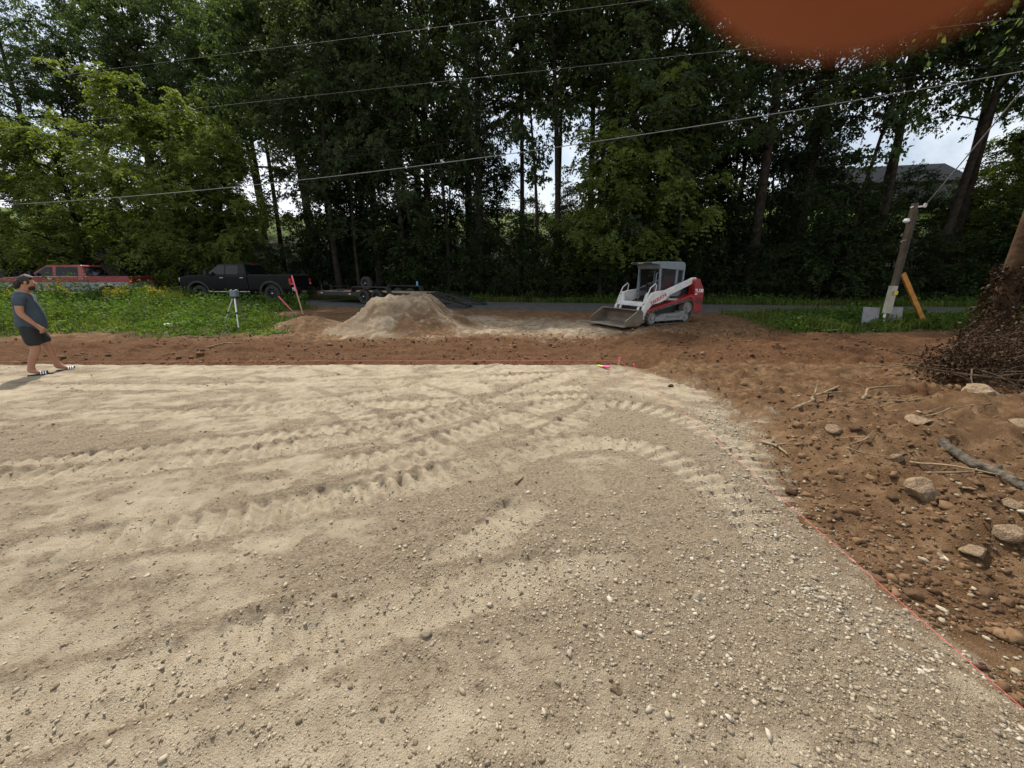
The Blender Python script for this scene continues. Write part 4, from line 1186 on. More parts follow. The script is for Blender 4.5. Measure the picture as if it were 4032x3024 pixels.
    # doors
    for s in (1, -1):
        for (d0, d1) in P['doors']:
            d = MB().prism([(d0, rock + 0.05), (d1, rock + 0.05), (d1, belt - 0.05), (d0, belt - 0.05)], s * (hw - 0.02), s * (hw + 0.010)).build('door', paint, t, bevel=0.012)
            MB().box((d0 + 0.14, s * (hw + 0.024), belt - 0.14), (0.20, 0.03, 0.032)).build('handle', P.get('handle', M_chrome), d, bevel=0.008)
        # mirror
        mm = MB().box((P['ws_base'] - 0.42, s * (hw + 0.16), belt + 0.14), (0.10, 0.22, 0.26)).box((P['ws_base'] - 0.40, s * (hw + 0.02), belt + 0.06), (0.06, 0.12, 0.05))
        mm.build('mirror', M_trim, t, bevel=0.02)
        # head and tail lights
        MB().prism([(hw * 0.60, hood - 0.36), (hw * 0.97, hood - 0.34), (hw * 0.97, hood - 0.14), (hw * 0.62, hood - 0.17)] if s > 0 else [(-hw * 0.60, hood - 0.36), (-hw * 0.97, hood - 0.34), (-hw * 0.97, hood - 0.14), (-hw * 0.62, hood - 0.17)], xf - 0.10, xf + 0.035, axis='x').build('headlight', M_lens, t, bevel=0.02)
        tl = MB().box((xr + 0.045, s * (hw - 0.07), belt - 0.34), (0.13, 0.165, 0.34)).build('taillight', M_tail, t, bevel=0.02)
        MB().box((xr - 0.018, s * (hw - 0.07), belt - 0.44), (0.012, 0.12, 0.07)).build('reversing_lens', M_lens, tl)
        # bed side with rear arch
        prof = [(xr + 0.03, rock + 0.05)] + archpts(rx, rock + 0.03) + [(xc - 0.035, rock + 0.02), (xc - 0.035, belt), (xr + 0.03, belt)]
        prof = [prof[0]] + list(reversed(archpts(rx, rock + 0.03)[::-1])) + prof[-3:]
        MB().prism(prof, s * (hw - 0.13), s * hw).build('bed_side', paint, t, bevel=0.03, seg=2)
        MB().box(((xc + xr) / 2, s * (hw - 0.065), belt + 0.012), (xc - xr - 0.16, 0.11, 0.024)).build('bed_rail_cap', M_trim, t, bevel=0.008)
        # arch flares
        for ax in (fx, rx):
            fl = MB(); pr = []
            a_ = [(ax + (ra + dd) * math.cos(R(th)), zc + (ra + dd) * math.sin(R(th))) for dd, rng_ in ((0.085, range(-6, 187, 9)),) for th in rng_]
            b_ = [(ax + (ra - 0.02) * math.cos(R(th)), zc + (ra - 0.02) * math.sin(R(th))) for th in range(186, -7, -9)]
            fl.prism(a_ + b_, s * (hw - 0.04), s * (hw + P.get('flare', 0.05))).build('fender_flare', P.get('flarepaint', M_trim), t, bevel=0.012)
        for ax in (fx, rx):
            make_wheel(t, (ax, s * (hw - 0.16), r), r, 0.30, s, P.get('rim', M_rim))
        MB().tube([(xc - 0.1, s * (hw + 0.05), rock - 0.06), (fx - ra - 0.1, s * (hw + 0.05), rock - 0.06)], 0.035, 8).build('side_step', M_steel, t)
    # tailgate, bed floor, bumpers, grille
    MB().box((xr + 0.03, 0, (belt + rock) / 2 + 0.08), (0.07, hw * 2 - 0.30, belt - rock - 0.16)).build('tailgate', paint, t, bevel=0.02)
    MB().box(((xc + xr) / 2, 0, rock + 0.28), (xc - xr - 0.08, hw * 2 - 0.28, 0.05)).box((xc - 0.06, 0, (belt + rock) / 2 + 0.1), (0.05, hw * 2 - 0.28, belt - rock - 0.22)).build('bed_floor', M_trim, t)
    rb = MB().box((xr - 0.07, 0, rock + 0.06), (0.17, hw * 2 - 0.05, 0.20)).build('rear_bumper', P.get('bumper', M_chrome), t, bevel=0.03)
    MB().box((xr - 0.10, 0, rock - 0.08), (0.24, 0.10, 0.09)).build('hitch', M_steel, rb)
    MB().box((xf + 0.06, 0, rock + 0.12), (0.20, hw * 2 - 0.06, 0.26)).build('front_bumper', P.get('bumper2', M_trim), t, bevel=0.05)
    gr = MB().box((xf + 0.02, 0, hood - 0.27), (0.07, hw * 1.10, 0.34)).build('grille', P.get('grille', M_trim), t, bevel=0.02)
    g2 = MB()
    for k in range(4): g2.box((xf + 0.06, 0, hood - 0.39 + k * 0.08), (0.03, hw * 1.04, 0.02))
    g2.build('grille_bar', M_chrome if P.get('trimline') else M_rim, gr)
    # chassis
    MB().box((0, 0.42, r + 0.12), (xf - xr - 0.5, 0.10, 0.16)).box((0, -0.42, r + 0.12), (xf - xr - 0.5, 0.10, 0.16)).tube([(fx, -hw + 0.2, r), (fx, hw - 0.2, r)], 0.06).tube([(rx, -hw + 0.2, r), (rx, hw - 0.2, r)], 0.07).lathe([(0.001, -0.17), (0.16, -0.1), (0.18, 0), (0.16, 0.1), (0.001, 0.17)], (rx, 0, r), 'y', 14).build('chassis', M_trim, t)
    return t

make_pickup('pickup_truck', 'black crew cab pickup hitched to the flatbed trailer on the road', (-14.85, 22.35, float(road_z(-14.85)) + 0.02), R(178.0), dict(
    paint=M_black, r=0.44, front_axle=2.02, rear_axle=-1.98, nose=3.02, tail=-3.10, hw=0.985, belt=1.40, cab_rear=-0.72, rocker=0.60, hood=1.40, ws_base=1.72,
    roof0=-0.52, roof1=0.86, roof=2.00, windows=[(0.52, 1, 'front'), (-0.22, 0.44, 'rear')], doors=[(0.50, 1.50), (-0.60, 0.47)], bumper=M_chrome, handle=M_chrome, flare=0.06))
make_pickup('pickup_truck', 'old red and silver two tone pickup parked beyond the weeds', (-24.3, 22.3, float(gz1(-24.3, 22.3))), R(194.0), dict(
    paint=M_red2, cabpaint=M_redp, hoodpaint=M_redp, r=0.39, front_axle=1.95, rear_axle=-1.95, nose=2.85, tail=-3.05, hw=0.98, belt=1.33, cab_rear=-1.10, rocker=0.55, hood=1.30, ws_base=1.52,
    roof0=-0.86, roof1=0.62, roof=1.92, windows=[(0.38, 1, 'front'), (-0.72, 0.24, 'rear')], doors=[(0.30, 1.30), (-1.0, 0.27)], bumper=M_chrome, bumper2=M_chrome, grille=M_chrome, flare=0.012, flarepaint=M_chrome, trimline=True, rim=M_steel, arch=1.20))

# ------------------------------------------------------------------ flatbed trailer
M_tframe = pmat('black_frame', (0.016, 0.016, 0.017), 0.5, var=0.25, dust=0.2, dustcol=(0.10, 0.08, 0.06))
M_plank = pmat('weathered_plank', (0.36, 0.255, 0.15), 0.85, var=0.4, scale=4, bump=0.4, bscale=25, spec=0.2)
M_plankd = pmat('dark_plank', (0.16, 0.12, 0.08), 0.85, var=0.4, scale=4, bump=0.4, bscale=25, spec=0.2)
hx, hy = -0.899, 0.439
tr_yaw = math.atan2(hy, hx)
tl = thing('flatbed_trailer', 'black equipment trailer with plank deck and ramps lowered behind the stone heap', 'trailer', (-6.85, 20.62, float(road_z(-6.8)) + 0.02), tr_yaw)
DZ = 0.56; X0, X1 = -3.0, 3.45; HW = 1.02
fr = MB()
for s in (-1, 1):
    fr.box(((X0 + X1) / 2, s * HW, DZ - 0.09), (X1 - X0, 0.06, 0.20))
fr.box((X1, 0, DZ - 0.09), (0.07, HW * 2 + 0.06, 0.20)).box((X0, 0, DZ - 0.10), (0.06, HW * 2, 0.14))
for k in range(8):
    fr.box((X0 + 0.5 + k * 0.8, 0, DZ - 0.13), (0.05, HW * 2 - 0.08, 0.08))
fr.tube([(-0.15, -1.0, 0.36), (-0.15, 1.0, 0.36)], 0.045).tube([(-1.0, -1.0, 0.36), (-1.0, 1.0, 0.36)], 0.045)
fr.build('frame', M_tframe, tl, bevel=0.006)
npl = 10; pw = (HW * 2 - 0.07) / npl
for k in range(npl):
    MB().box(((X0 + X1) / 2, -HW + 0.035 + pw * (k + 0.5), DZ - 0.012), (X1 - X0 - 0.10, pw - 0.012, 0.045)).build('plank', M_plank if k % 4 else M_plankd, tl, bevel=0.004, seg=1)
# dovetail and ramps
dv = MB()
for s in (-1, 1):
    dv.box((X0 - 0.50, s * HW, DZ - 0.15), (1.06, 0.06, 0.14), (0, R(-7.5), 0))
for k in range(9):
    dv.box((X0 - 0.06 - k * 0.12, 0, DZ - 0.025 - k * 0.0155), (0.085, HW * 2 - 0.08, 0.05), (0, R(-7.5), 0))
dv.build('dovetail', M_tframe, tl, bevel=0.006)
xe, ze = X0 - 1.04, DZ - 0.15
for s in (-1, 1):
    rp = MB(); yl = s * 0.68; L_ = 1.85; a_ = math.asin((ze - 0.03) / L_)
    for e in (-0.24, 0.24):
        rp.box((xe - L_ / 2 * math.cos(a_), yl + e, ze - L_ / 2 * math.sin(a_)), (L_, 0.06, 0.08), (0, -a_, 0))
    for k in range(9):
        u = (k + 0.5) / 9 * L_
        rp.box((xe - u * math.cos(a_), yl, ze - u * math.sin(a_) + 0.015), (0.06, 0.44, 0.07), (0, -a_, 0))
    rp.build('ramp', M_tframe, tl, bevel=0.006)
    MB().box((xe + 0.05, s * 0.80, ze * 0.5), (0.09, 0.09, ze - 0.02)).build('jack_leg', M_tframe, tl, bevel=0.006)
    # fender and wheels
    fpoly = [(0.62, DZ + 0.02), (0.56, DZ + 0.24), (0.46, DZ + 0.29), (-1.60, DZ + 0.29), (-1.70, DZ + 0.24), (-1.78, DZ + 0.02), (-1.73, DZ + 0.02), (-1.66, DZ + 0.21), (-1.58, DZ + 0.25), (0.44, DZ + 0.25), (0.52, DZ + 0.21), (0.57, DZ + 0.02)]
    MB().prism(fpoly, s * (HW + 0.04), s * (HW + 0.34)).build('fender', M_tframe, tl, bevel=0.006)
    for ax in (-0.15, -1.0):
        make_wheel(tl, (ax, s * (HW + 0.19), 0.36), 0.36, 0.21, s, M_rim)
    MB().box((X1 - 0.16, s * (HW + 0.034), DZ - 0.07), (0.20, 0.012, 0.05)).box((1.25, s * (HW + 0.034), DZ - 0.10), (0.22, 0.012, 0.05)).build('reflector', M_tail, tl)
    MB().box((X1 - 0.34, s * (HW + 0.034), DZ - 0.07), (0.14, 0.012, 0.05)).box((1.05, s * (HW + 0.034), DZ - 0.10), (0.14, 0.012, 0.05)).build('reflector', M_lens, tl)
# tongue, jack, chain, front rail, spare
tg = MB()
for s in (-1, 1):
    tg.tube([(X1, s * 0.62, DZ - 0.12), (X1 + 1.35, 0, DZ - 0.06)], 0.055, 6)
tg.box((X1 + 1.45, 0, DZ - 0.05), (0.30, 0.12, 0.12))
tg.build('tongue', M_tframe, tl)
MB().tube([(X1 + 0.95, 0, 0.02), (X1 + 0.95, 0, DZ + 0.32)], 0.035).tube([(X1 + 0.95, 0, DZ + 0.32), (X1 + 0.95, 0.22, DZ + 0.32)], 0.012).build('jack', M_tframe, tl)
cb = MB()
for s in (-1, 1):
    pts = [(X1 + 0.55 + 0.9 * u, s * (0.30 - 0.2 * u), DZ - 0.12 - 0.42 * math.sin(math.pi * u)) for u in [i / 12 for i in range(13)]]
    cb.tube(pts, 0.016, 5)
cb.build('safety_chain', M_tframe, tl)
MB().tube([(X1 - 0.02, -HW, DZ), (X1 - 0.02, -HW, DZ + 0.22), (X1 - 0.02, HW * 0.15, DZ + 0.22), (X1 - 0.02, HW * 0.15, DZ)], 0.035, 6).build('front_rail', M_tframe, tl)
sp = make_wheel(tl, (1.95, -HW + 0.02, DZ + 0.37), 0.37, 0.22, 1, M_rim, 'spare_wheel')
dr = MB()
rr_ = random.Random(3)
for k in range(4):
    x_ = 2.2 + rr_.uniform(-0.4, 0.8)
    dr.tube([(x_ + u * 0.9, 0.5 - 0.25 * k + 0.12 * math.sin(u * 6 + k), DZ + 0.035 + 0.012 * k) for u in [i / 8 for i in range(9)]], 0.024, 5)
dr.build('tie_strap', M_trim, tl)
cn = MB().lathe([(0.001, 0), (0.05, 0), (0.052, 0.02), (0.052, 0.17), (0.042, 0.20), (0.042, 0.215), (0.001, 0.215)], (0, 0, 0), 'z', 16).build('spray_can', M_blue)
_m = Matrix.Translation(tl.location) @ Matrix.Rotation(tr_yaw, 4, 'Z')
cn.location = _m @ Vector((-1.45, -HW - 0.19, DZ + 0.29))
tag(cn, 'light blue can standing on the far trailer fender', 'can')

# ------------------------------------------------------------------ compact track loader
M_lwhite = pmat('loader_white', (0.62, 0.62, 0.60), 0.42, var=0.12, scale=5, dust=0.30, dustcol=(0.34, 0.29, 0.22))
M_lred = pmat('loader_red', (0.26, 0.006, 0.010), 0.40, var=0.18, scale=4, dust=0.16, dustcol=(0.22, 0.13, 0.08))
M_lgrey = pmat('loader_grey', (0.145, 0.185, 0.21), 0.45, var=0.12, dust=0.15)
M_ldark = pmat('loader_dark', (0.015, 0.015, 0.016), 0.6, var=0.3)
M_lframe = pmat('undercarriage_grey', (0.20, 0.205, 0.205), 0.6, var=0.25, dust=0.5, dustcol=(0.20, 0.15, 0.10))
M_track = pmat('muddy_track', (0.045, 0.038, 0.03), 0.9, var=0.4, scale=9, dust=0.8, dustcol=(0.20, 0.145, 0.09))
M_bucket = pmat('worn_bucket_steel', (0.145, 0.118, 0.088), 0.6, 0.35, var=0.35, scale=4, dust=0.6, dustcol=(0.22, 0.165, 0.11), bump=0.2)
M_edge = pmat('polished_edge', (0.45, 0.43, 0.40), 0.35, 0.8, var=0.2)
M_tred = pmat('decal_red', (0.45, 0.03, 0.05), 0.5)
M_twhite = pmat('decal_white', (0.75, 0.75, 0.74), 0.5)
M_seat = pmat('seat_red', (0.28, 0.03, 0.035), 0.6)

def hull2d(pts):
    pts = sorted(set(pts)); 
    def half(ps):
        h = []
        for p in ps:
            while len(h) >= 2 and (h[-1][0] - h[-2][0]) * (p[1] - h[-2][1]) - (h[-1][1] - h[-2][1]) * (p[0] - h[-2][0]) <= 0: h.pop()
            h.append(p)
        return h
    a = half(pts); b = half(pts[::-1])
    return a[:-1] + b[:-1]

def text_obj(txt, size, mat, parent, origin, right, up, bold=0.0, depth=0.004, name='lettering', shear=0.0):
    cu = bpy.data.curves.new(name, 'FONT'); cu.body = txt; cu.size = size; cu.extrude = depth; cu.offset = bold; cu.shear = shear
    cu.align_x = 'LEFT'
    o = bpy.data.objects.new(name, cu); COL.objects.link(o)
    bpy.context.view_layer.update()
    me = bpy.data.meshes.new_from_object(o.evaluated_get(bpy.context.evaluated_depsgraph_get()))
    COL.objects.unlink(o); bpy.data.objects.remove(o)
    r_ = Vector(right).normalized(); u_ = Vector(up).normalized(); n_ = r_.cross(u_)
    m = Matrix((r_, u_, n_)).transposed().to_4x4(); m.translation = Vector(origin)
    me.transform(m); me.materials.clear(); me.materials.append(mat)
    return link(bpy.data.objects.new(name, me), parent)

ld_loc = (4.66, 12.95)
LY = R(180 + 27)
ldr = thing('track_loader', 'white and red compact track loader with its bucket on the ground', 'track loader', (ld_loc[0], ld_loc[1], 0.0), LY, None, 0.95)
_pts = [(-0.85, 0.6), (0.85, 0.6), (0, 0)]
ldr.location.z = max(gz1(ld_loc[0] + math.cos(LY) * a - math.sin(LY) * b, ld_loc[1] + math.sin(LY) * a + math.cos(LY) * b) for a in (-0.8, 0, 0.8) for b in (-0.65, 0.65)) - 0.03
circ = []
for (cx, cz, r_) in ((0.82, 0.235, 0.20), (-0.72, 0.235, 0.20), (-0.80, 0.53, 0.22)):
    circ += [(round(cx + r_ * math.cos(2 * math.pi * k / 40), 5), round(cz + r_ * math.sin(2 * math.pi * k / 40), 5)) for k in range(40)]
inner = hull2d(circ)
def offs(poly, d):
    out = []; n = len(poly)
    for i in range(n):
        a = Vector(poly[i - 1]); b = Vector(poly[i]); c = Vector(poly[(i + 1) % n])
        e1 = (b - a).normalized(); e2 = (c - b).normalized(); t_ = (e1 + e2).normalized()
        out.append((b.x + t_.y * d, b.y - t_.x * d))
    return out
outer = offs(inner, 0.035)
for s in (-1, 1):
    y0, y1 = s * 0.50, s * 0.82
    n = len(inner)
    vs = [(p[0], y0, p[1]) for p in inner] + [(p[0], y1, p[1]) for p in inner] + [(p[0], y0, p[1]) for p in outer] + [(p[0], y1, p[1]) for p in outer]
    fs = []
    for i in range(n):
        j = (i + 1) % n
        fs += [(i, j, n + j, n + i), (2 * n + i, 3 * n + i, 3 * n + j, 2 * n + j), (i, 2 * n + i, 2 * n + j, j), (n + i, n + j, 3 * n + j, 3 * n + i)]
    tk = MB().add(vs, fs)
    # lugs every 11 cm along the belt
    P2 = [Vector(p) for p in outer] + [Vector(outer[0])]
    acc = 0.0; nxt = 0.0
    for i in range(len(P2) - 1):
        d = P2[i + 1] - P2[i]; ln = d.length
        while nxt <= acc + ln and ln > 1e-6:
            p = P2[i] + d * ((nxt - acc) / ln); ang = math.atan2(d.y, d.x)
            tk.box((p.x, (y0 + y1) / 2, p.y), (0.055, 0.315, 0.055), Matrix.Rotation(-ang, 3, 'Y'))
            nxt += 0.11
        acc += ln
    tk.build('track', M_track, ldr, bevel=0.006, seg=1)
    # frame inside the track
    MB().prism([(-0.62, 0.12), (0.66, 0.12), (0.70, 0.22), (0.40, 0.34), (-0.38, 0.36), (-0.52, 0.42), (-0.66, 0.40)], s * 0.54, s * 0.79).build('track_frame', M_lframe, ldr, bevel=0.015)
    MB().box((-0.12, s * 0.80, 0.30), (0.62, 0.03, 0.10)).build('frame_cover', M_lframe, ldr, bevel=0.01)
    for (cx, cz, r_) in ((0.82, 0.235, 0.185), (-0.72, 0.235, 0.17), (-0.80, 0.53, 0.20)):
        MB().lathe([(0.001, s * 0.775), (r_ * 0.35, s * 0.78), (r_ * 0.4, s * 0.74), (r_ * 0.85, s * 0.74), (r_ * 0.95, s * 0.77), (r_, s * 0.76), (r_, s * 0.56), (0.001, s * 0.56)], (cx, 0, cz), 'y', 24).build('idler' if cz < 0.5 else 'sprocket', M_lframe, ldr)
    for k in range(4):
        MB().lathe([(0.001, s * 0.77), (0.075, s * 0.77), (0.085, s * 0.75), (0.085, s * 0.57), (0.001, s * 0.57)], (-0.5 + k * 0.34, 0, 0.145), 'y', 14).build('roller', M_ldark, ldr)
    # red rear tower and sloping fender
    tower = [(-1.02, 0.34), (-1.42, 0.36), (-1.46, 1.02), (-1.40, 1.16), (-1.26, 1.34), (-1.20, 1.45), (-1.02, 1.47), (-0.96, 1.40), (-0.98, 0.92), (-0.80, 0.86), (-0.90, 0.80), (-1.02, 0.70)]
    MB().prism(tower, s * 0.56, s * 0.82).build('rear_tower', M_lred, ldr, bevel=0.018)
    for k in range(4):
        MB().box((-1.24, s * 0.822, 0.66 + 0.05 * k), (0.34, 0.012, 0.018), (0, R(-9), 0)).build('louvre', M_ldark, ldr)
    MB().prism([(-0.99, 0.80), (-0.97, 0.96), (-0.40, 0.80), (0.98, 0.50), (1.0, 0.40), (0.80, 0.45), (-0.55, 0.76)], s * 0.48, s * 0.78).build('track_fender', M_lred, ldr, bevel=0.012)
    # lift arm with front leg
    arm = [(-1.22, 1.42), (-1.14, 1.50), (-1.04, 1.50), (0.22, 1.10), (0.62, 1.07), (0.80, 1.02), (0.96, 0.86), (1.13, 0.56), (1.20, 0.30), (1.20, 0.13), (1.13, 0.08), (1.04, 0.11), (1.02, 0.32), (0.92, 0.52), (0.76, 0.66), (0.46, 0.70), (0.18, 0.80), (0.02, 0.94), (-1.10, 1.33), (-1.20, 1.36)]
    MB().prism(arm, s * 0.585, s * 0.69).build('lift_arm', M_lwhite, ldr, bevel=0.014)
    MB().lathe([(0.001, s * 0.715), (0.05, s * 0.715), (0.05, s * 0.57)], (-1.12, 0, 1.42), 'y', 16).lathe([(0.001, s * 0.715), (0.045, s * 0.715), (0.045, s * 0.57)], (1.12, 0, 0.16), 'y', 16).lathe([(0.001, s * 0.71), (0.04, s * 0.71), (0.04, s * 0.57)], (0.10, 0, 0.88), 'y', 16).build('pivot_pin', M_steel, ldr)
    # lift cylinder
    MB().tube([(-0.90, s * 0.64, 0.80), (-0.30, s * 0.64, 0.78)], 0.032, 12).tube([(-0.32, s * 0.64, 0.78), (0.12, s * 0.64, 0.80)], 0.052, 12).build('lift_cylinder', M_steel, ldr)
    # grab rail on the arm
    MB().tube([(0.64, s * 0.63, 1.06), (0.60, s * 0.63, 1.26), (0.66, s * 0.63, 1.31), (0.86, s * 0.63, 1.18), (1.06, s * 0.63, 0.76), (1.10, s * 0.63, 0.66)], 0.017, 8).build('grab_rail', M_lwhite, ldr, smooth=True)
    # tilt cylinder
    MB().tube([(1.02, s * 0.42, 0.66), (1.16, s * 0.42, 0.42)], 0.045, 12).tube([(1.16, s * 0.42, 0.44), (1.28, s * 0.42, 0.22)], 0.024, 10).build('tilt_cylinder', M_lwhite, ldr)
# body between the tracks
MB().prism([(-1.40, 0.32), (0.86, 0.32), (0.90, 0.50), (0.55, 0.66), (-0.60, 0.90), (-0.90, 1.22), (-1.36, 1.22), (-1.43, 1.0)], -0.50, 0.50).build('body', M_ldark, ldr, bevel=0.02)
MB().box((-1.43, 0, 0.80), (0.06, 1.08, 0.80)).build('engine_door', M_lred, ldr, bevel=0.02)
MB().prism([(-1.38, 1.18), (-0.80, 1.18), (-0.84, 1.30), (-1.30, 1.30)], -0.53, 0.53).build('engine_hood', M_lred, ldr, bevel=0.02)
# white yoke across the front legs
MB().prism([(0.86, 0.60), (1.12, 0.60), (1.10, 0.71), (0.92, 0.74)], -0.585, 0.585).build('cross_member', M_lwhite, ldr, bevel=0.012)
for s in (-1, 1):
    MB().prism([(s * 0.585, 0.62), (s * 0.46, 0.66), (s * 0.46, 0.78), (s * 0.52, 0.98), (s * 0.585, 1.04)], 0.86, 0.96, axis='x').build('yoke_gusset', M_lwhite, ldr, bevel=0.01)
# cab
cbx0, cbx1, cby = -0.78, 0.30, 0.46
cf = MB()
for s in (-1, 1):
    cf.box((cbx1 - 0.0, s * cby, 1.36), (0.065, 0.065, 1.14), (0, R(4), 0))
    cf.box((cbx0 + 0.34, s * cby, 1.42), (0.09, 0.06, 0.92))
    cf.box((cbx0 + 0.02, s * cby, 1.48), (0.07, 0.07, 0.80))
    cf.box((-0.24, s * cby, 0.96), (1.08, 0.05, 0.16))
cf.build('cab_frame', M_lgrey, ldr, bevel=0.014)
rfp = [(cbx0 - 0.03, 1.72), (cbx0 - 0.02, 1.92), (cbx0 + 0.04, 1.98), (cbx0 + 0.12, 2.0), (cbx1 + 0.06, 2.0), (cbx1 + 0.40, 1.97), (cbx1 + 0.40, 1.93), (cbx1 + 0.12, 1.90), (cbx1 + 0.05, 1.78)]
MB().prism(rfp, -0.50, 0.50).build('cab_roof', M_lgrey, ldr, bevel=0.03, seg=3)
MB().box((cbx1 + 0.395, 0, 1.95), (0.02, 0.86, 0.05)).build('roof_visor', M_ldark, ldr)
for s in (-1, 1):
    sc_ = MB()
    for k in range(13):
        sc_.box((cbx0 + 0.43 + k * 0.052, s * 0.455, 1.38), (0.017, 0.011, 0.74))
    for k in range(15):
        sc_.box((cbx0 + 0.73, s * 0.455, 1.03 + k * 0.05), (0.66, 0.011, 0.017))
    for k in range(5):
        sc_.box((cbx0 + 0.09 + k * 0.05, s * 0.455, 1.55), (0.017, 0.011, 0.40))
    for k in range(8):
        sc_.box((cbx0 + 0.19, s * 0.455, 1.37 + k * 0.05), (0.24, 0.011, 0.017))
    sc_.build('side_screen', M_ldark, ldr)
    MB().box((cbx0 + 0.19, s * 0.455, 1.16), (0.26, 0.02, 0.36)).build('side_panel', M_lgrey, ldr)
    MB().tube([(cbx1 + 0.04, s * 0.40, 1.02), (cbx1 + 0.13, s * 0.40, 1.10), (cbx1 + 0.11, s * 0.40, 1.62), (cbx1 + 0.02, s * 0.40, 1.68)], 0.014, 8).build('cab_handle', M_lgrey, ldr, smooth=True)
    MB().tube([(0.05, s * 0.28, 1.0), (0.10, s * 0.28, 1.26)], 0.018).lathe([(0.001, 1.34), (0.03, 1.33), (0.036, 1.27), (0.02, 1.22)], (0.10, s * 0.28, 0), 'z', 12).build('control_lever', M_ldark, ldr)
MB().box((cbx0 + 0.0, 0, 1.40), (0.03, 0.86, 0.64)).build('cab_rear_panel', M_ldark, ldr)
st_ = MB().hull8([(-0.60, -0.24, 1.0), (-0.10, -0.24, 1.0), (-0.10, 0.24, 1.0), (-0.60, 0.24, 1.0)], [(-0.58, -0.24, 1.13), (-0.12, -0.22, 1.13), (-0.12, 0.22, 1.13), (-0.58, 0.24, 1.13)])
st_.hull8([(-0.62, -0.24, 1.12), (-0.50, -0.24, 1.12), (-0.50, 0.24, 1.12), (-0.62, 0.24, 1.12)], [(-0.70, -0.20, 1.58), (-0.62, -0.20, 1.60), (-0.62, 0.20, 1.60), (-0.70, 0.20, 1.58)])
st_.build('seat', M_seat, ldr, bevel=0.04, seg=3)
MB().box((0.18, 0, 0.74), (0.72, 0.80, 0.05), (0, R(12), 0)).build('foot_floor', M_ldark, ldr)
lp = MB()
for s in (-1, 1): lp.lathe([(0.001, 0.05), (0.06, 0.05), (0.07, 0.0), (0.05, -0.06), (0.001, -0.07)], (0.80, s * 0.34, 0.66), 'x', 14)
lp.build('work_lamp', M_lens, ldr)
# bucket
bw = 0.86
bk = [(1.30, 0.40), (1.36, 0.50), (1.50, 0.53), (1.52, 0.50), (1.40, 0.45), (1.345, 0.38), (1.34, 0.20), (1.40, 0.10), (1.52, 0.055), (2.06, 0.045), (2.06, 0.02), (1.50, 0.025), (1.38, 0.06), (1.30, 0.18)]
bko = MB().prism(bk, -bw, bw).build('bucket', M_bucket, ldr, bevel=0.006, seg=1)
for s in (-1, 1):
    MB().prism([(1.31, 0.18), (1.31, 0.42), (1.37, 0.51), (1.50, 0.53), (2.03, 0.20), (2.05, 0.03), (1.50, 0.02), (1.38, 0.055)], s * (bw - 0.025), s * (bw + 0.004)).build('bucket_cheek', M_bucket, bko, bevel=0.004, seg=1)
MB().box((2.06, 0, 0.034), (0.13, bw * 2 + 0.02, 0.022), (0, R(2), 0)).build('cutting_edge', M_edge, bko)
MB().prism([(1.14, 0.10), (1.29, 0.10), (1.29, 0.46), (1.22, 0.50), (1.14, 0.40)], -0.56, 0.56).build('attachment_plate', M_ldark, ldr, bevel=0.01)
MB().box((0.97, 0.0, 0.44), (0.10, 0.9, 0.12)).build('front_guard', M_ldark, ldr, bevel=0.01)
# lettering
text_obj('TL', 0.150, M_twhite, ldr, (-1.0, 0.824, 1.02), (-1, 0, 0), (0, 0, 1), 0.006)
text_obj('130', 0.150, M_twhite, ldr, (-1.175, 0.824, 1.02), (-1, 0, 0), (0, 0, 1), 0.006)
MB().prism([(-1.01, 0.940), (-1.11, 0.940), (-1.14, 0.975), (-1.0, 0.975)], 0.819, 0.824).build('lettering_underline', M_twhite, ldr)
text_obj('TL', 0.175, M_twhite, ldr, (-1.39, -0.824, 1.02), (1, 0, 0), (0, 0, 1), 0.012)
text_obj('130', 0.175, M_twhite, ldr, (-1.23, -0.824, 1.02), (1, 0, 0), (0, 0, 1), 0.010)
_a = R(24)
text_obj('TAKEUCHI', 0.150, M_tred, ldr, (0.84, 0.692, 0.64), (-math.cos(_a), 0, math.sin(_a)), (math.sin(_a), 0, math.cos(_a)), 0.004)
text_obj('TAKEUCHI', 0.150, M_tred, ldr, (0.12, -0.692, 0.93), (math.cos(_a), 0, -math.sin(_a)), (math.sin(_a), 0, math.cos(_a)), 0.004)
text_obj('TAKEUCHI', 0.055, pmat('decal_yellow', (0.5, 0.36, 0.10), 0.5), ldr, (cbx1 + 0.407, -0.19, 1.933), (0, 1, 0), (0, 0, 1), 0.001, 0.002)

# ------------------------------------------------------------------ service post on the right
M_post = pmat('grey_timber', (0.105, 0.085, 0.058), 0.9, var=0.4, scale=3, bump=0.6, bscale=18, spec=0.15)
M_brace = pmat('orange_board', (0.44, 0.20, 0.045), 0.8, var=0.3, scale=5, bump=0.2, spec=0.2)
M_board = pmat('grey_board', (0.23, 0.23, 0.24), 0.8, var=0.25, scale=6, dust=0.3)
M_box = pmat('beige_meter_box', (0.36, 0.35, 0.28), 0.6, var=0.2, dust=0.3)
M_white = pmat('white_plastic', (0.75, 0.75, 0.73), 0.4, var=0.08)
M_yel = pmat('yellow_label', (0.55, 0.40, 0.03), 0.6)
M_wire = pmat('aluminium_wire', (0.26, 0.26, 0.26), 0.7, 0.0, var=0.1, spec=0.2)
M_wire2 = pmat('dark_wire', (0.06, 0.06, 0.06), 0.7, var=0.1, spec=0.1)
PX, PY = 11.13, 11.6
pz = gz1(PX, PY)
po = thing('service_post', 'square grey timber service post with beige meter box in the verge weeds', 'utility post', (PX, PY, pz))
MB().box((0, 0, 1.66), (0.115, 0.115, 3.44)).build('timber', M_post, po, bevel=0.012)
bx_ = MB().box((-0.11, -0.11, 0.78), (0.17, 0.13, 0.78)).build('meter_box', M_box, po, bevel=0.012)
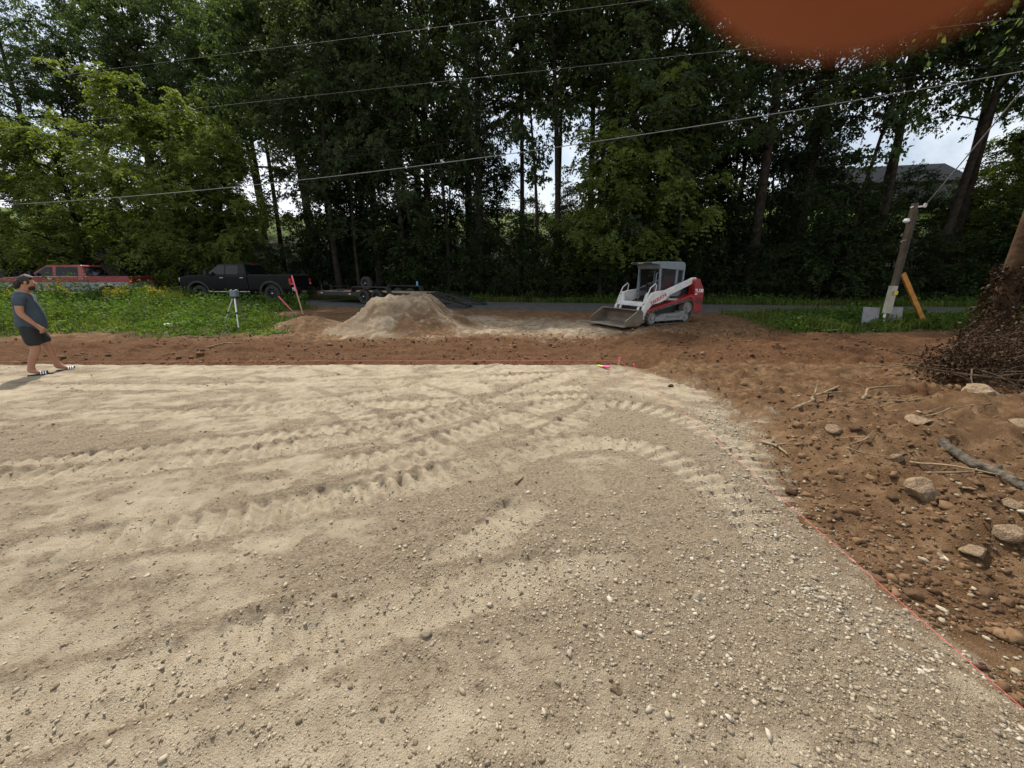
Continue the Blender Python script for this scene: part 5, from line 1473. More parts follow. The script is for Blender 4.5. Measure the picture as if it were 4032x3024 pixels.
MB().box((-0.09, -0.215, 0.98), (0.11, 0.012, 0.11)).build('warning_label', M_yel, bx_)
MB().tube([(-0.14, -0.10, 0.02), (-0.14, -0.10, 0.40)], 0.03).build('conduit', M_white, po)
MB().tube([(0.02, -0.10, 1.1), (0.03, -0.105, 3.2)], 0.018, 6).build('riser_cable', M_wire2, po)
MB().lathe([(0.001, 0.09), (0.05, 0.08), (0.075, 0.03), (0.07, 0.0), (0.03, -0.03)], (-0.17, -0.05, 2.90), 'z', 14).tube([(-0.10, -0.05, 2.93), (0, 0, 2.95)], 0.015, 6).build('lamp_head', M_white, po)
MB().tube([(0.0, 0, 3.28), (0.24, -0.05, 3.30)], 0.022, 8).tube([(0, 0, 3.3), (-0.14, -0.05, 3.27)], 0.02, 6).lathe([(0.001, 0.05), (0.035, 0.04), (0.04, 0.0), (0.03, -0.06), (0.001, -0.06)], (0.24, -0.05, 3.33), 'z', 12).build('insulator', M_white, po)
MB().tube([(-0.08, -0.09, 2.42), (-0.20, -0.10, 2.40), (-0.22, -0.10, 2.36)], 0.010, 6).build('hook', M_steel, po)
def board(name, label, c, size, rot, mat, cat):
    o = MB().box((0, 0, 0), size).build(name, mat, bevel=0.006)
    o.location = c; o.rotation_euler = rot
    return tag(o, label, cat)
board('panel_board', 'speckled pale grey board standing against the meter box side of the post', (PX - 0.50, PY - 0.05, pz + 0.26), (0.52, 0.03, 0.60), (R(-8), R(3), R(4)), M_board, 'board')
board('panel_board', 'pale grey board standing on the brace side of the post', (PX + 0.36, PY + 0.10, pz + 0.27), (0.42, 0.03, 0.56), (R(-8), R(-2), R(-3)), M_board, 'board')
b0 = Vector((PX + 1.55, PY + 0.25, gz1(PX + 1.55, PY + 0.25) - 0.05)); b1 = Vector((PX + 0.12, PY - 0.06, pz + 1.50))
d_ = b1 - b0
o = MB().box((0, 0, 0), (0.055, 0.15, d_.length)).build('brace_board', M_brace, bevel=0.006)
o.location = (b0 + b1) / 2; o.rotation_euler = d_.to_track_quat('Z', 'Y').to_euler()
tag(o, 'orange brown board leaning as a brace against the timber post', 'board')
pp_ = MB().tube([(-0.45, 0, 0), (0.45, 0, 0)], 0.025, 10).build('pipe', M_steel)
pp_.location = (9.2, 10.95, gz1(9.2, 10.95) + 0.03); pp_.rotation_euler = (0, R(-2), R(6)); tag(pp_, 'grey pipe lying in the grass edge beside the service post', 'pipe')

def cable(name, label, a, b, sag, r, mat, n=40):
    a = Vector(a); b = Vector(b)
    mb = MB().tube([a.lerp(b, i / n) - Vector((0, 0, 4 * sag * (i / n) * (1 - i / n))) for i in range(n + 1)], r, 6)
    return tag(mb.build(name, mat, smooth=True), label, 'power line')
def line3(a, b, t0, t1):
    a = Vector(a); b = Vector(b)
    return a.lerp(b, t0), a.lerp(b, t1)
MP = [Vector((-46, 38, 6.0)), Vector((-30, 27.5, 5.2))] + [Vector((-19.7, 20, 5.2)).lerp(Vector((15.27, 13.6, 7.57)), i / 20) - Vector((0, 0, 1.6 * (i / 20) * (1 - i / 20))) for i in range(-3, 30)]
tag(MB().tube(MP, 0.0125, 6).build('power_line', M_wire, smooth=True), 'thick pale overhead cable crossing low in front of the dark trees', 'power line')
A, B = line3((-17.0, 21, 9.09), (1.8, 17.5, 9.33), -0.6, 2.4)
cable('power_line', 'thin pale overhead wire crossing high above the trailer', A, B, 0.0, 0.0045, M_wire)
A, B = line3((-11.2, 20, 11.08), (4.8, 16.5, 10.91), -1.0, 2.4)
cable('power_line', 'thin overhead wire crossing at the very top of the trees', A, B, 0.0, 0.0045, M_wire)
A, B = line3((-6.34, 21, 7.44), (10.83, 15, 7.71), -0.4, 1.8)
cable('power_line', 'faint dark overhead wire just above the thick pale cable', A, B, 0.0, 0.0045, M_wire2)
cable('service_drop', 'pale twisted service wire rising from the timber post to the right', (PX + 0.24, PY - 0.05, pz + 3.32), (7.7, 5.9, 5.75), 0.05, 0.012, M_wire)

# ------------------------------------------------------------------ vine-wrapped tree and brush pile on the right
def sticks(mb, r, base, n, rad, h, lmin, lmax, thick):
    for i in range(n):
        a = r.uniform(0, 6.28); q = Vector((base[0] + r.gauss(0, rad), base[1] + r.gauss(0, rad * 0.8), base[2] + r.uniform(0.0, h)))
        ln = r.uniform(lmin, lmax); el = r.uniform(-0.25, 0.75)
        d = Vector((math.cos(a) * math.cos(el), math.sin(a) * math.cos(el), math.sin(el)))
        pts = [q]; 
        for k in range(4):
            d = (d + Vector((r.uniform(-1, 1), r.uniform(-1, 1), r.uniform(-1, 0.6))) * 0.28).normalized()
            pts.append(pts[-1] + d * ln / 4)
        t_ = r.uniform(0.4, 1.0) * thick
        mb.tube(pts, [t_, t_ * 0.85, t_ * 0.7, t_ * 0.5, t_ * 0.25], 5)
vz = gz1(9.3, 7.45)
vt = thing('vine_tree', 'leaning tree trunk wrapped in dead brown vines above the brush pile', 'tree', (9.3, 7.45, vz))
tp_ = [Vector((0.0, 0, -0.15)), Vector((0.0, 0, 0.6)), Vector((0.06, 0.02, 2.0)), Vector((0.14, 0.05, 4.0)), Vector((0.35, 0.1, 6.5)), Vector((0.8, 0.2, 9.0)), Vector((1.2, 0.2, 11.5))]
mb = MB().tube(tp_, [0.24, 0.18, 0.16, 0.145, 0.12, 0.09, 0.04], 14)
r = random.Random(77)
for i in range(10):
    z0 = 5.5 + i * 0.6; a = i * 2.4; ln = r.uniform(1.6, 3.2)
    p0 = Vector((0.3 + (z0 - 6) * 0.16, 0.1, z0))
    mb.tube([p0, p0 + Vector((math.cos(a) * ln * 0.5, math.sin(a) * ln * 0.5, 0.5)), p0 + Vector((math.cos(a) * ln, math.sin(a) * ln, 0.6))], [0.06, 0.04, 0.012], 6)
M_trunkb = pmat('brown_bark', (0.062, 0.036, 0.020), 0.95, var=0.45, scale=4, bump=0.9, bscale=14, spec=0.1)
mb.build('trunk', M_trunkb, vt, smooth=True)
rg = np.random.default_rng(78); n = 7000
P = rg.normal(size=(n, 3)) * np.array([1.7, 1.6, 1.7]) + np.array([1.2, 0.3, 9.2]); k = P[:, 2] > 6.0; P = P[k]
D = unit(rg.normal(size=P.shape) + np.array([0, 0, -0.6]))
link(bpy.data.objects.new('crown', leaf_mesh('crown', P, D, rg.uniform(0.09, 0.17, len(P)), M_leaf, rg)), vt)
n = 3800
zz = rg.uniform(0, 1, n) ** 1.5 * 1.9; a = rg.uniform(0, 6.28, n); rad = (0.26 + 0.38 * (1 - zz / 1.9) ** 1.4) * np.sqrt(rg.uniform(0.25, 1, n))
P = np.stack([np.cos(a) * rad, np.sin(a) * rad, zz], -1); D = unit(rg.normal(size=P.shape) * 0.8 + np.array([0, 0, -0.8]))
link(bpy.data.objects.new('dead_vines', leaf_mesh('dead_vines', P, D, rg.uniform(0.04, 0.10, n), M_dead, rg, 0.22)), vt)

BP = (8.15, 6.25)
bz = gz1(*BP)
bp_ = thing('brush_pile', 'tangled pile of uprooted brush with dead brown leaves under the vine wrapped trunk', 'brush pile', (BP[0], BP[1], bz), 0, None, 0.88)
mb = MB(); r = random.Random(81)
sticks(mb, r, (0.2, 0, 0.1), 90, 0.62, 0.8, 0.4, 1.2, 0.009)
sticks(mb, r, (-0.6, -0.1, 0.1), 26, 0.5, 0.35, 0.6, 1.5, 0.014)
mb.tube([(-2.2, -0.3, 0.42), (-1.3, -0.5, 0.30), (-0.4, -0.6, 0.2), (0.3, -0.5, 0.25)], [0.012, 0.018, 0.024, 0.03], 6)
mb.tube([(-1.9, 0.3, 0.55), (-1.0, 0.3, 0.42), (0.1, 0.2, 0.62), (0.8, 0.2, 0.7)], [0.008, 0.015, 0.02, 0.024], 6)
mb.build('branches', M_twig, bp_)
rg = np.random.default_rng(82); n = 9000
c = np.array([(0.55, 0.1, 0.55), (0.0, 0.0, 0.55), (-0.55, 0.0, 0.40), (0.9, 0.35, 0.8), (-0.95, 0.1, 0.35), (0.3, -0.35, 0.3), (1.1, 0.5, 0.45)])
ci = rg.integers(0, len(c), n); sd = np.array([0.34, 0.32, 0.24, 0.36, 0.20, 0.30, 0.38])[ci][:, None]
P = c[ci] + rg.normal(size=(n, 3)) * sd * np.array([1, 1, 0.85]); P[:, 2] = np.abs(P[:, 2])
D = unit(rg.normal(size=(n, 3)) * 0.8 + np.array([0, 0, -0.7]))
link(bpy.data.objects.new('dead_leaves', leaf_mesh('dead_leaves', P, D, rg.uniform(0.03, 0.085, n), M_dead, rg, 0.26)), bp_)

def branch(name, label, pts, r0, mat=M_stick, twigs=(), cat='branch', lift=0.6, taper=0.45):
    P = []
    rr = random.Random(len(label) * 7 + int(pts[0][0] * 100))
    for i in range(len(pts) - 1):
        for k in range(4):
            u = k / 4
            P.append((pts[i][0] * (1 - u) + pts[i + 1][0] * u + rr.uniform(-1, 1) * r0 * 0.7, pts[i][1] * (1 - u) + pts[i + 1][1] * u + rr.uniform(-1, 1) * r0 * 0.7, (pts[i][2] * (1 - u) + pts[i + 1][2] * u)))
    P.append(pts[-1])
    zs = [max(gz1(p[0], p[1]) + r0 * lift, gz1(p[0], p[1]) + p[2]) for p in P]
    zs = np.convolve(np.pad(zs, 2, mode='edge'), np.ones(5) / 5, mode='valid')
    W_ = [Vector((p[0], p[1], float(z))) for p, z in zip(P, zs)]
    o0 = W_[0].copy()
    mb = MB().tube([w - o0 for w in W_], [r0 * (1 - taper * i / len(W_)) for i in range(len(W_))], 8)
    for (i, dx, dy, dz, l) in twigs:
        q = W_[i] - o0
        mb.tube([q, q + Vector((dx, dy, dz)) * l * 0.5 + Vector((0, 0, 0.02)), q + Vector((dx, dy, dz)) * l], [r0 * 0.5, r0 * 0.35, r0 * 0.15], 5)
    o = mb.build(name, mat, smooth=True); o.location = o0
    return tag(o, label, cat)
M_log = pmat('grey_log_bark', (0.085, 0.072, 0.055), 0.95, var=0.65, scale=14, bump=1.0, bscale=45, spec=0.05)
branch('log', 'grey barked log lying down the bank of the rubble', [(3.85, 3.2, 0.02), (3.72, 2.8, 0.03), (3.62, 2.35, 0.05), (3.5, 1.7, 0.06)], 0.042, M_log, cat='log', taper=0.30, twigs=[(5, 0.6, 0.3, 0.4, 0.10), (8, -0.5, 0.4, 0.4, 0.08)])
branch('branch', 'crooked bare branch lying across the dug ground before the brush pile', [(3.5, 4.55, 0.0), (3.95, 4.85, 0.03), (4.3, 5.2, 0.04), (4.9, 5.55, 0.05)], 0.026, twigs=[(5, 0.5, 0.6, 0.3, 0.5), (9, 0.8, -0.3, 0.1, 0.45)])
branch('branch', 'short bent root with a pale broken end beside the hollow', [(4.55, 4.75, 0.0), (4.95, 5.15, 0.10), (5.45, 5.2, 0.14)], 0.020, twigs=[(4, -0.3, 0.5, 0.2, 0.3)])
branch('branch', 'thin dark stick curving on the brown dirt behind the dug hole', [(6.6, 7.4, 0.02), (7.2, 7.2, 0.06), (7.9, 7.15, 0.10)], 0.012)
branch('branch', 'thin stick lying below the log near the green sprouts', [(3.25, 2.72, 0.01), (3.6, 2.72, 0.03), (3.95, 2.85, 0.03)], 0.009)
branch('branch', 'twisted root tangle lying on the pale stone edge', [(2.62, 3.75, 0.01), (2.68, 3.6, 0.03), (2.66, 3.4, 0.02)], 0.016, twigs=[(2, 0.6, 0.3, 0.2, 0.2), (5, -0.5, -0.4, 0.2, 0.16), (4, 0.8, -0.2, 0.1, 0.22)])
branch('branch', 'forked dry root lying on the brown dirt strip before the weeds', [(-7.7, 9.6, 0.0), (-7.45, 9.85, 0.04), (-7.0, 9.95, 0.03)], 0.022, twigs=[(3, -0.5, 0.5, 0.35, 0.3)])
branch('branch', 'long thin bowed stick at the far pad edge below the low mound', [(-4.9, 8.0, 0.0), (-4.5, 8.25, 0.03), (-4.05, 8.3, 0.03)], 0.010)
branch('branch', 'stubby pale stick lying alone on the middle of the pad', [(0.04, 2.92, 0.0), (0.07, 2.98, 0.005), (0.09, 3.05, 0.0)], 0.014)
branch('branch', 'slender bent root at the edge of the brown dirt near the string', [(3.35, 2.95, 0.02), (3.55, 2.8, 0.06), (3.6, 2.55, 0.05)], 0.010)
branch('branch', 'dark stick lying on the dirt in front of the weeds', [(-9.4, 11.0, 0.0), (-8.9, 11.2, 0.02), (-8.3, 11.25, 0.02)], 0.013)
rt = random.Random(404)
for i in range(16):
    x0 = rt.uniform(2.75, 6.2); y0 = rt.uniform(1.9, 5.2); a = rt.uniform(-0.7, 0.9); ln = rt.uniform(0.25, 0.8)
    if x0 > 1.35 * y0 + 0.3: continue
    branch('root', 'thin torn root lying loose on the brown rubble', [(x0, y0, 0.01), (x0 + math.cos(a) * ln * 0.5, y0 + math.sin(a) * ln * 0.5 + rt.uniform(-0.08, 0.08), 0.03), (x0 + math.cos(a) * ln, y0 + math.sin(a) * ln, 0.02)], rt.uniform(0.005, 0.010), twigs=[(4, rt.uniform(-1, 1), rt.uniform(-1, 1), 0.3, 0.16)], cat='root')['group'] = 'torn roots on the rubble'

# ------------------------------------------------------------------ string, stakes, tripod, small things
M_pink = pmat('pink_string', (0.58, 0.10, 0.10), 0.6, var=0.05)
M_stake = pmat('wood_stake', (0.42, 0.29, 0.16), 0.8, var=0.25)
M_pinkp = pmat('pink_marking_paint', (0.80, 0.14, 0.20), 0.6)
M_magenta = pmat('magenta_handle', (0.80, 0.03, 0.28), 0.5)
M_lime = pmat('lime_handle', (0.62, 0.70, 0.06), 0.5)
M_alu = pmat('aluminium', (0.62, 0.63, 0.64), 0.35, 0.5, var=0.1)
def string(name, label, pts, r):
    W_ = []
    for (a, b) in zip(pts[:-1], pts[1:]):
        for k in range(30):
            u = k / 30; x = a[0] + (b[0] - a[0]) * u; y = a[1] + (b[1] - a[1]) * u
            W_.append((x, y, a[2] + (b[2] - a[2]) * u))
    W_.append(pts[-1])
    return tag(MB().tube(W_, r, 5).build(name, M_pink), label, 'string')
string('string_line', 'pink string stretched along the edge between pale stone and brown dirt', [(2.0, 0.4, 0.05), (2.05, 2.3, 0.06), (2.12, 4.2, 0.07), (2.10, 7.42, 0.10)], 0.0014)
string('string_line', 'pink string stretched along the far edge of the stone pad', [(2.10, 7.46, 0.09), (-2.0, 7.50, 0.07), (-14, 7.42, 0.07)], 0.0020)
def stake(label, x, y, h, lean=(0, 0), r=0.018, top=None, group=None):
    t = thing('stake', label, 'stake', (x, y, gz1(x, y) - 0.04), 0, group)
    t.rotation_euler = (lean[0], lean[1], 0.3)
    MB().box((0, 0, h / 2), (r * 2, r * 1.4, h)).build('shaft', M_stake, t, bevel=0.003)
    if top:
        MB().box((0, 0, h * (1 - top / 2)), (r * 2 + 0.004, r * 1.4 + 0.004, h * top)).build('painted_end', M_pinkp, t, bevel=0.003)
    return t
stake('tall wooden stake with pink painted top beside the black pickup tailgate', -8.35, 15.6, 1.55, (R(-2), R(-8)), 0.024, 0.45)
stake('short leaning stake with pink ribbon colour beside the tall wooden stake', -8.45, 15.35, 0.95, (R(6), R(-34)), 0.018, 0.6)
stake('short corner stake holding the pink string at the pad corner', 2.10, 7.44, 0.26, (0, R(4)), 0.014, 0.3)
stake('short leaning stake behind the pad corner hole', 2.55, 7.62, 0.24, (0, R(-26)), 0.014, 0.4)
mk = thing('hand_marker', 'pink and yellow handled tool lying at the pad corner', 'tool', (1.74, 7.15, gz1(1.74, 7.15) + 0.025), R(-42), None, 0.75)
MB().tube([(-0.02, 0, 0), (0.16, 0, 0)], 0.028, 10).build('pink_grip', M_magenta, mk)
MB().tube([(-0.16, 0, 0), (-0.02, 0, 0)], 0.026, 10).build('yellow_end', M_lime, mk)

tx_, ty_ = -8.95, 12.75
tz_ = gz1(tx_, ty_)
tp = thing('laser_tripod', 'silver legged tripod carrying a small dark level in the grass', 'tripod', (tx_, ty_, tz_))
for i, a in enumerate((R(-62), R(95), R(200))):
    dx, dy = math.cos(a) * 0.48, math.sin(a) * 0.48
    zz_ = gz1(tx_ + dx, ty_ + dy) - tz_
    lg = MB().tube([(dx * 0.10, dy * 0.10, 0.98), (dx * 0.55, dy * 0.55, (0.98 + zz_) * 0.5 + 0.02)], 0.026, 8).build('leg', M_alu if i == 0 else M_steel, tp)
    MB().tube([(dx * 0.55, dy * 0.55, (0.98 + zz_) * 0.5 + 0.02), (dx, dy, zz_)], 0.017, 8).build('lower_leg', M_alu if i == 0 else M_steel, lg)
    MB().lathe([(0.001, 0.03), (0.034, 0.03), (0.034, -0.03), (0.001, -0.03)], (dx * 0.55, dy * 0.55, (0.98 + zz_) * 0.5 + 0.02), 'z', 10).build('clamp', M_ldark, lg)
MB().lathe([(0.001, 1.0), (0.08, 1.0), (0.09, 0.96), (0.05, 0.92), (0.001, 0.92)], (0, 0, 0), 'z', 16).build('head', M_ldark, tp)
lv = MB().box((0, 0, 1.11), (0.20, 0.18, 0.20)).box((0, 0, 1.22), (0.22, 0.05, 0.03)).build('level_body', M_lgrey, tp, bevel=0.02)
MB().lathe([(0.001, 0.06), (0.05, 0.06), (0.05, 0.0)], (0, 0, 1.20), 'z', 14).build('rotor', M_glass, lv)
cupo = MB().lathe([(0.001, 0), (0.036, 0), (0.047, 0.14), (0.05, 0.145), (0.001, 0.145)], (0, 0, 0), 'z', 16).build('foam_cup', M_white)
cupo.location = (-11.15, 12.45, gz1(-11.15, 12.45) + 0.07); cupo.rotation_euler = (R(90), 0, R(80)); cupo.scale = (1.5, 1.5, 1.5)
tag(cupo, 'white foam cup lying on its side at the grass edge', 'cup')

# ------------------------------------------------------------------ house up the slope
M_siding = pmat('grey_siding', (0.05, 0.052, 0.052), 0.8, var=0.12)
M_shingle = pmat('dark_shingle', (0.020, 0.022, 0.026), 0.95, spec=0.05, var=0.3, scale=8, bump=0.3)
def house(label, x, y, w, d, h, rise, rz):
    z = gz1(x, y) - 0.4
    t = thing('house', label, 'house', (x, y, z), rz)
    MB().prism([(-d / 2, 0), (d / 2, 0), (d / 2, h), (0, h + rise), (-d / 2, h)], -w / 2, w / 2, axis='x').build('wall', M_siding, t)
    e = 0.4; k = rise / (d / 2)
    rf = MB()
    for s in (-1, 1):
        a = [(s * (d / 2 + e), h - e * k + 0.02), (0, h + rise + 0.02), (0, h + rise + 0.17), (s * (d / 2 + e), h - e * k + 0.17)]
        rf.prism(a if s > 0 else a[::-1], -w / 2 - e, w / 2 + e, axis='x')
    ro = rf.build('roof', M_shingle, t)
    MB().box((w * 0.2, d * 0.12, h + rise + 0.2), (0.6, 0.6, 1.2)).build('chimney', pmat('brick', (0.22, 0.10, 0.07), 0.9), ro)
    for i in range(4):
        f = MB().box((-w / 2 + (i + 0.5) * w / 4, -d / 2 - 0.02, h * 0.55), (1.1, 0.08, 1.3)).build('window', M_siding, t)
        MB().box((-w / 2 + (i + 0.5) * w / 4, -d / 2 - 0.055, h * 0.55), (0.95, 0.03, 1.15)).build('pane', M_glass, f)
    MB().box((0, -d / 2 - 0.03, 1.1), (1.0, 0.08, 2.1)).build('door', M_lred, t)
    return t
house('low grey house with dark shingle roof on the slope beyond the service post', 39.0, 47.0, 13.0, 8.0, 2.2, 2.2, R(-12))

# ------------------------------------------------------------------ the person
def skin_mesh(name, joints, edges, mat, parent, sub=2, root=0):
    me = bpy.data.meshes.new(name)
    me.from_pydata([j[0] for j in joints], edges, [])
    me.materials.append(mat)
    o = link(bpy.data.objects.new(name, me), parent)
    m = o.modifiers.new('skin', 'SKIN'); m.use_smooth_shade = True
    if not me.skin_vertices: 
        bpy.context.view_layer.objects.active = o
    sv = me.skin_vertices[0].data if me.skin_vertices else None
    for i, j in enumerate(joints):
        r = j[1] if hasattr(j[1], '__len__') else (j[1], j[1])
        sv[i].radius = r
        sv[i].use_root = (i == root)
    s = o.modifiers.new('sub', 'SUBSURF'); s.levels = sub; s.render_levels = sub
    return o
M_skin = pmat('skin', (0.34, 0.17, 0.10), 0.55, var=0.12, scale=9)
M_hair = pmat('dark_hair', (0.018, 0.012, 0.009), 0.7, var=0.3, scale=20, bump=0.4)
M_shirt = pmat('slate_shirt', (0.040, 0.062, 0.078), 0.85, var=0.2, scale=7, bump=0.3, bscale=9)
M_shorts = pmat('black_shorts', (0.014, 0.016, 0.017), 0.85, var=0.25, bump=0.3, bscale=9)
M_slide = pmat('black_slide', (0.015, 0.015, 0.016), 0.6)
PXY = (-8.47, 6.78)
per = thing('person', 'person in slate blue t-shirt and black shorts walking in striped slides', 'person', (PXY[0], PXY[1], gz1(*PXY)), R(40))
# local: x forward (walking direction), y left, z up.  Right side (y < 0) faces the camera.
def posed(p):
    x, y, z = p
    if z > 1.5 and abs(y) < 0.11:      # head bowed a little
        a = R(15); dx, dz = x, z - 1.48
        x, z = dx * math.cos(a) + dz * math.sin(a), 1.48 - dx * math.sin(a) + dz * math.cos(a)
    return (x + 0.11 * max(0, z - 0.75), y, z)
J = {}
joints = []; edges = []
def jn(k, p, r, prev=None):
    p = posed(p)
    J[k] = len(joints); joints.append((p, r))
    if prev is not None: edges.append((J[prev], J[k]))
jn('pelvis', (0.0, 0, 0.90), (0.155, 0.15))
jn('belly', (0.03, 0, 1.06), (0.17, 0.165), 'pelvis')
jn('chest', (-0.005, 0, 1.26), (0.17, 0.145), 'belly')
jn('upper', (-0.02, 0, 1.39), (0.12, 0.10), 'chest')
jn('neck', (0.0, 0, 1.465), 0.062, 'upper')
jn('head0', (0.025, 0, 1.535), (0.070, 0.075), 'neck')
jn('head1', (0.035, 0, 1.61), (0.082, 0.095), 'head0')
jn('head2', (0.022, 0, 1.675), (0.068, 0.078), 'head1')
for s, n_ in ((-1, 'r'), (1, 'l')):
    if s < 0:
        sh, el, wr, pa = (-0.03, -0.20, 1.37), (-0.035, -0.265, 1.10), (0.115, -0.255, 0.90), (0.165, -0.245, 0.835)
    else:
        sh, el, wr, pa = (-0.02, 0.20, 1.37), (-0.10, 0.27, 1.11), (-0.06, 0.28, 0.87), (-0.045, 0.28, 0.80)
    jn('sh' + n_, sh, 0.068, 'upper'); jn('el' + n_, el, 0.050, 'sh' + n_)
    m_ = tuple(el[i] * 0.6 + wr[i] * 0.4 for i in range(3)); jn('fa' + n_, m_, 0.046, 'el' + n_)
    jn('wr' + n_, wr, 0.030, 'fa' + n_); jn('pa' + n_, pa, (0.038, 0.030), 'wr' + n_)
    # fingers curling forward and down from the palm
    for k, (off, ln) in enumerate(((-0.026, 0.052), (-0.009, 0.058), (0.009, 0.055), (0.026, 0.044))):
        a = (pa[0] + 0.012, pa[1] + off * 0.3, pa[2] - 0.040 + off * 0.2)
        p1 = (a[0] + off * 0.9 + 0.004, a[1] - s * 0.004, a[2] - ln * 0.55); p2 = (p1[0] - 0.008, p1[1] - s * 0.024, p1[2] - ln * 0.30)
        jn('f%d1%s' % (k, n_), p1, 0.0105, 'pa' + n_); jn('f%d2%s' % (k, n_), p2, 0.009, 'f%d1%s' % (k, n_))
    t1 = (pa[0] + 0.045, pa[1] - s * 0.012, pa[2] - 0.012); t2 = (t1[0] + 0.008, t1[1] - s * 0.016, t1[2] - 0.036)
    jn('t1' + n_, t1, 0.012, 'pa' + n_); jn('t2' + n_, t2, 0.010, 't1' + n_)
# right leg back, left leg forward
jn('hipr', (0.0, -0.10, 0.84), 0.105, 'pelvis'); jn('kner', (0.02, -0.11, 0.47), 0.066, 'hipr'); jn('cafr', (-0.045, -0.11, 0.33), 0.060, 'kner'); jn('ankr', (-0.13, -0.11, 0.10), 0.040, 'cafr'); jn('heer', (-0.15, -0.11, 0.055), 0.040, 'ankr'); jn('balr', (-0.01, -0.12, 0.045), (0.042, 0.026), 'ankr'); jn('toer', (0.065, -0.125, 0.040), (0.036, 0.018), 'balr')
jn('hipl', (0.0, 0.10, 0.84), 0.105, 'pelvis'); jn('knel', (0.13, 0.11, 0.48), 0.066, 'hipl'); jn('cafl', (0.135, 0.11, 0.34), 0.060, 'knel'); jn('ankl', (0.17, 0.11, 0.10), 0.040, 'cafl'); jn('heel', (0.145, 0.11, 0.055), 0.040, 'ankl'); jn('ball', (0.29, 0.12, 0.045), (0.042, 0.026), 'ankl'); jn('toel', (0.365, 0.125, 0.040), (0.036, 0.018), 'ball')
skin_mesh('body', joints, edges, M_skin, per)
# clothes follow the body
sj = [((0.01, 0, 0.775), (0.21, 0.21)), ((0.02, 0, 0.90), (0.215, 0.21)), ((0.035, 0, 1.03), (0.205, 0.20)), ((0.0, 0, 1.24), (0.19, 0.17)), ((-0.018, 0, 1.385), (0.135, 0.115)), ((-0.005, 0, 1.435), (0.082, 0.082)),
      ((-0.03, -0.20, 1.375), 0.088), ((-0.038, -0.245, 1.20), 0.082), ((-0.02, 0.20, 1.375), 0.088), ((-0.07, 0.245, 1.20), 0.082)]
lean_ = lambda js: [((p[0] + 0.11 * max(0, p[2] - 0.75), p[1], p[2]), r_) for p, r_ in js]
skin_mesh('t_shirt', lean_(sj), [(0, 1), (1, 2), (2, 3), (3, 4), (4, 5), (4, 6), (6, 7), (4, 8), (8, 9)], M_shirt, per)
hj = [((0.0, 0, 1.04), (0.10, 0.10)), ((0.0, 0, 0.90), (0.165, 0.165)), ((0.0, -0.10, 0.82), 0.128), ((0.018, -0.115, 0.64), 0.118), ((0.025, -0.115, 0.51), 0.110), ((0.0, 0.10, 0.82), 0.128), ((0.075, 0.115, 0.65), 0.118), ((0.12, 0.115, 0.52), 0.110)]
skin_mesh('shorts', lean_(hj), [(0, 1), (1, 2), (2, 3), (3, 4), (1, 5), (5, 6), (6, 7)], M_shorts, per, 2, 1)
def blob(name, c, rad, mat, parent, rot=(0, 0, 0), cut=None, sub=3, seed=0, lump=0.0):
    bm = bmesh.new(); bmesh.ops.create_icosphere(bm, subdivisions=sub, radius=1.0)
    if cut: 
        bmesh.ops.delete(bm, geom=[v for v in bm.verts if cut(v.co)], context='VERTS')
    for v in bm.verts:
        if lump: v.co *= 1 + lump * float(fbm(np.array([v.co.x * 3 + seed]), np.array([v.co.y * 3 + v.co.z * 2]), 4, 3)[0])
        v.co = Vector((v.co.x * rad[0], v.co.y * rad[1], v.co.z * rad[2]))
    me = bpy.data.meshes.new(name); bm.to_mesh(me); bm.free(); me.materials.append(mat)
    me.polygons.foreach_set('use_smooth', [True] * len(me.polygons))
    o = link(bpy.data.objects.new(name, me), parent); o.location = posed(c) if parent is per else c; o.rotation_euler = (rot[0], rot[1] + (R(15) if parent is per else 0), rot[2])
    return o
blob('hair', (0.008, 0, 1.645), (0.108, 0.094, 0.098), M_hair, per, (0, R(-14), 0), cut=lambda p: p.x > 0.45 and p.z < 0.45 or p.z < -0.75, lump=0.12)
blob('hair_bun', (-0.085, 0, 1.56), (0.050, 0.062, 0.075), M_hair, per, lump=0.15)
blob('beard', (0.072, 0, 1.535), (0.052, 0.062, 0.055), M_hair, per, cut=lambda p: p.z > 0.55 or p.x < -0.6, lump=0.1)
blob('nose', (0.124, 0, 1.605), (0.020, 0.015, 0.024), M_skin, per, sub=2)
blob('mouth', (0.112, 0, 1.564), (0.012, 0.025, 0.006), pmat('lips', (0.24, 0.09, 0.07), 0.5), per, sub=2)
for s in (-1, 1):
    blob('ear', (0.015, s * 0.092, 1.605), (0.020, 0.010, 0.032), M_skin, per, sub=2)
    e_ = blob('eye', (0.106, s * 0.034, 1.628), (0.010, 0.013, 0.008), M_white, per, sub=2)
    blob('pupil', (0.008, 0, 0), (0.004, 0.006, 0.006), M_hair, e_, sub=2)
    blob('eyebrow', (0.108, s * 0.034, 1.648), (0.008, 0.020, 0.005), M_hair, per, sub=2)
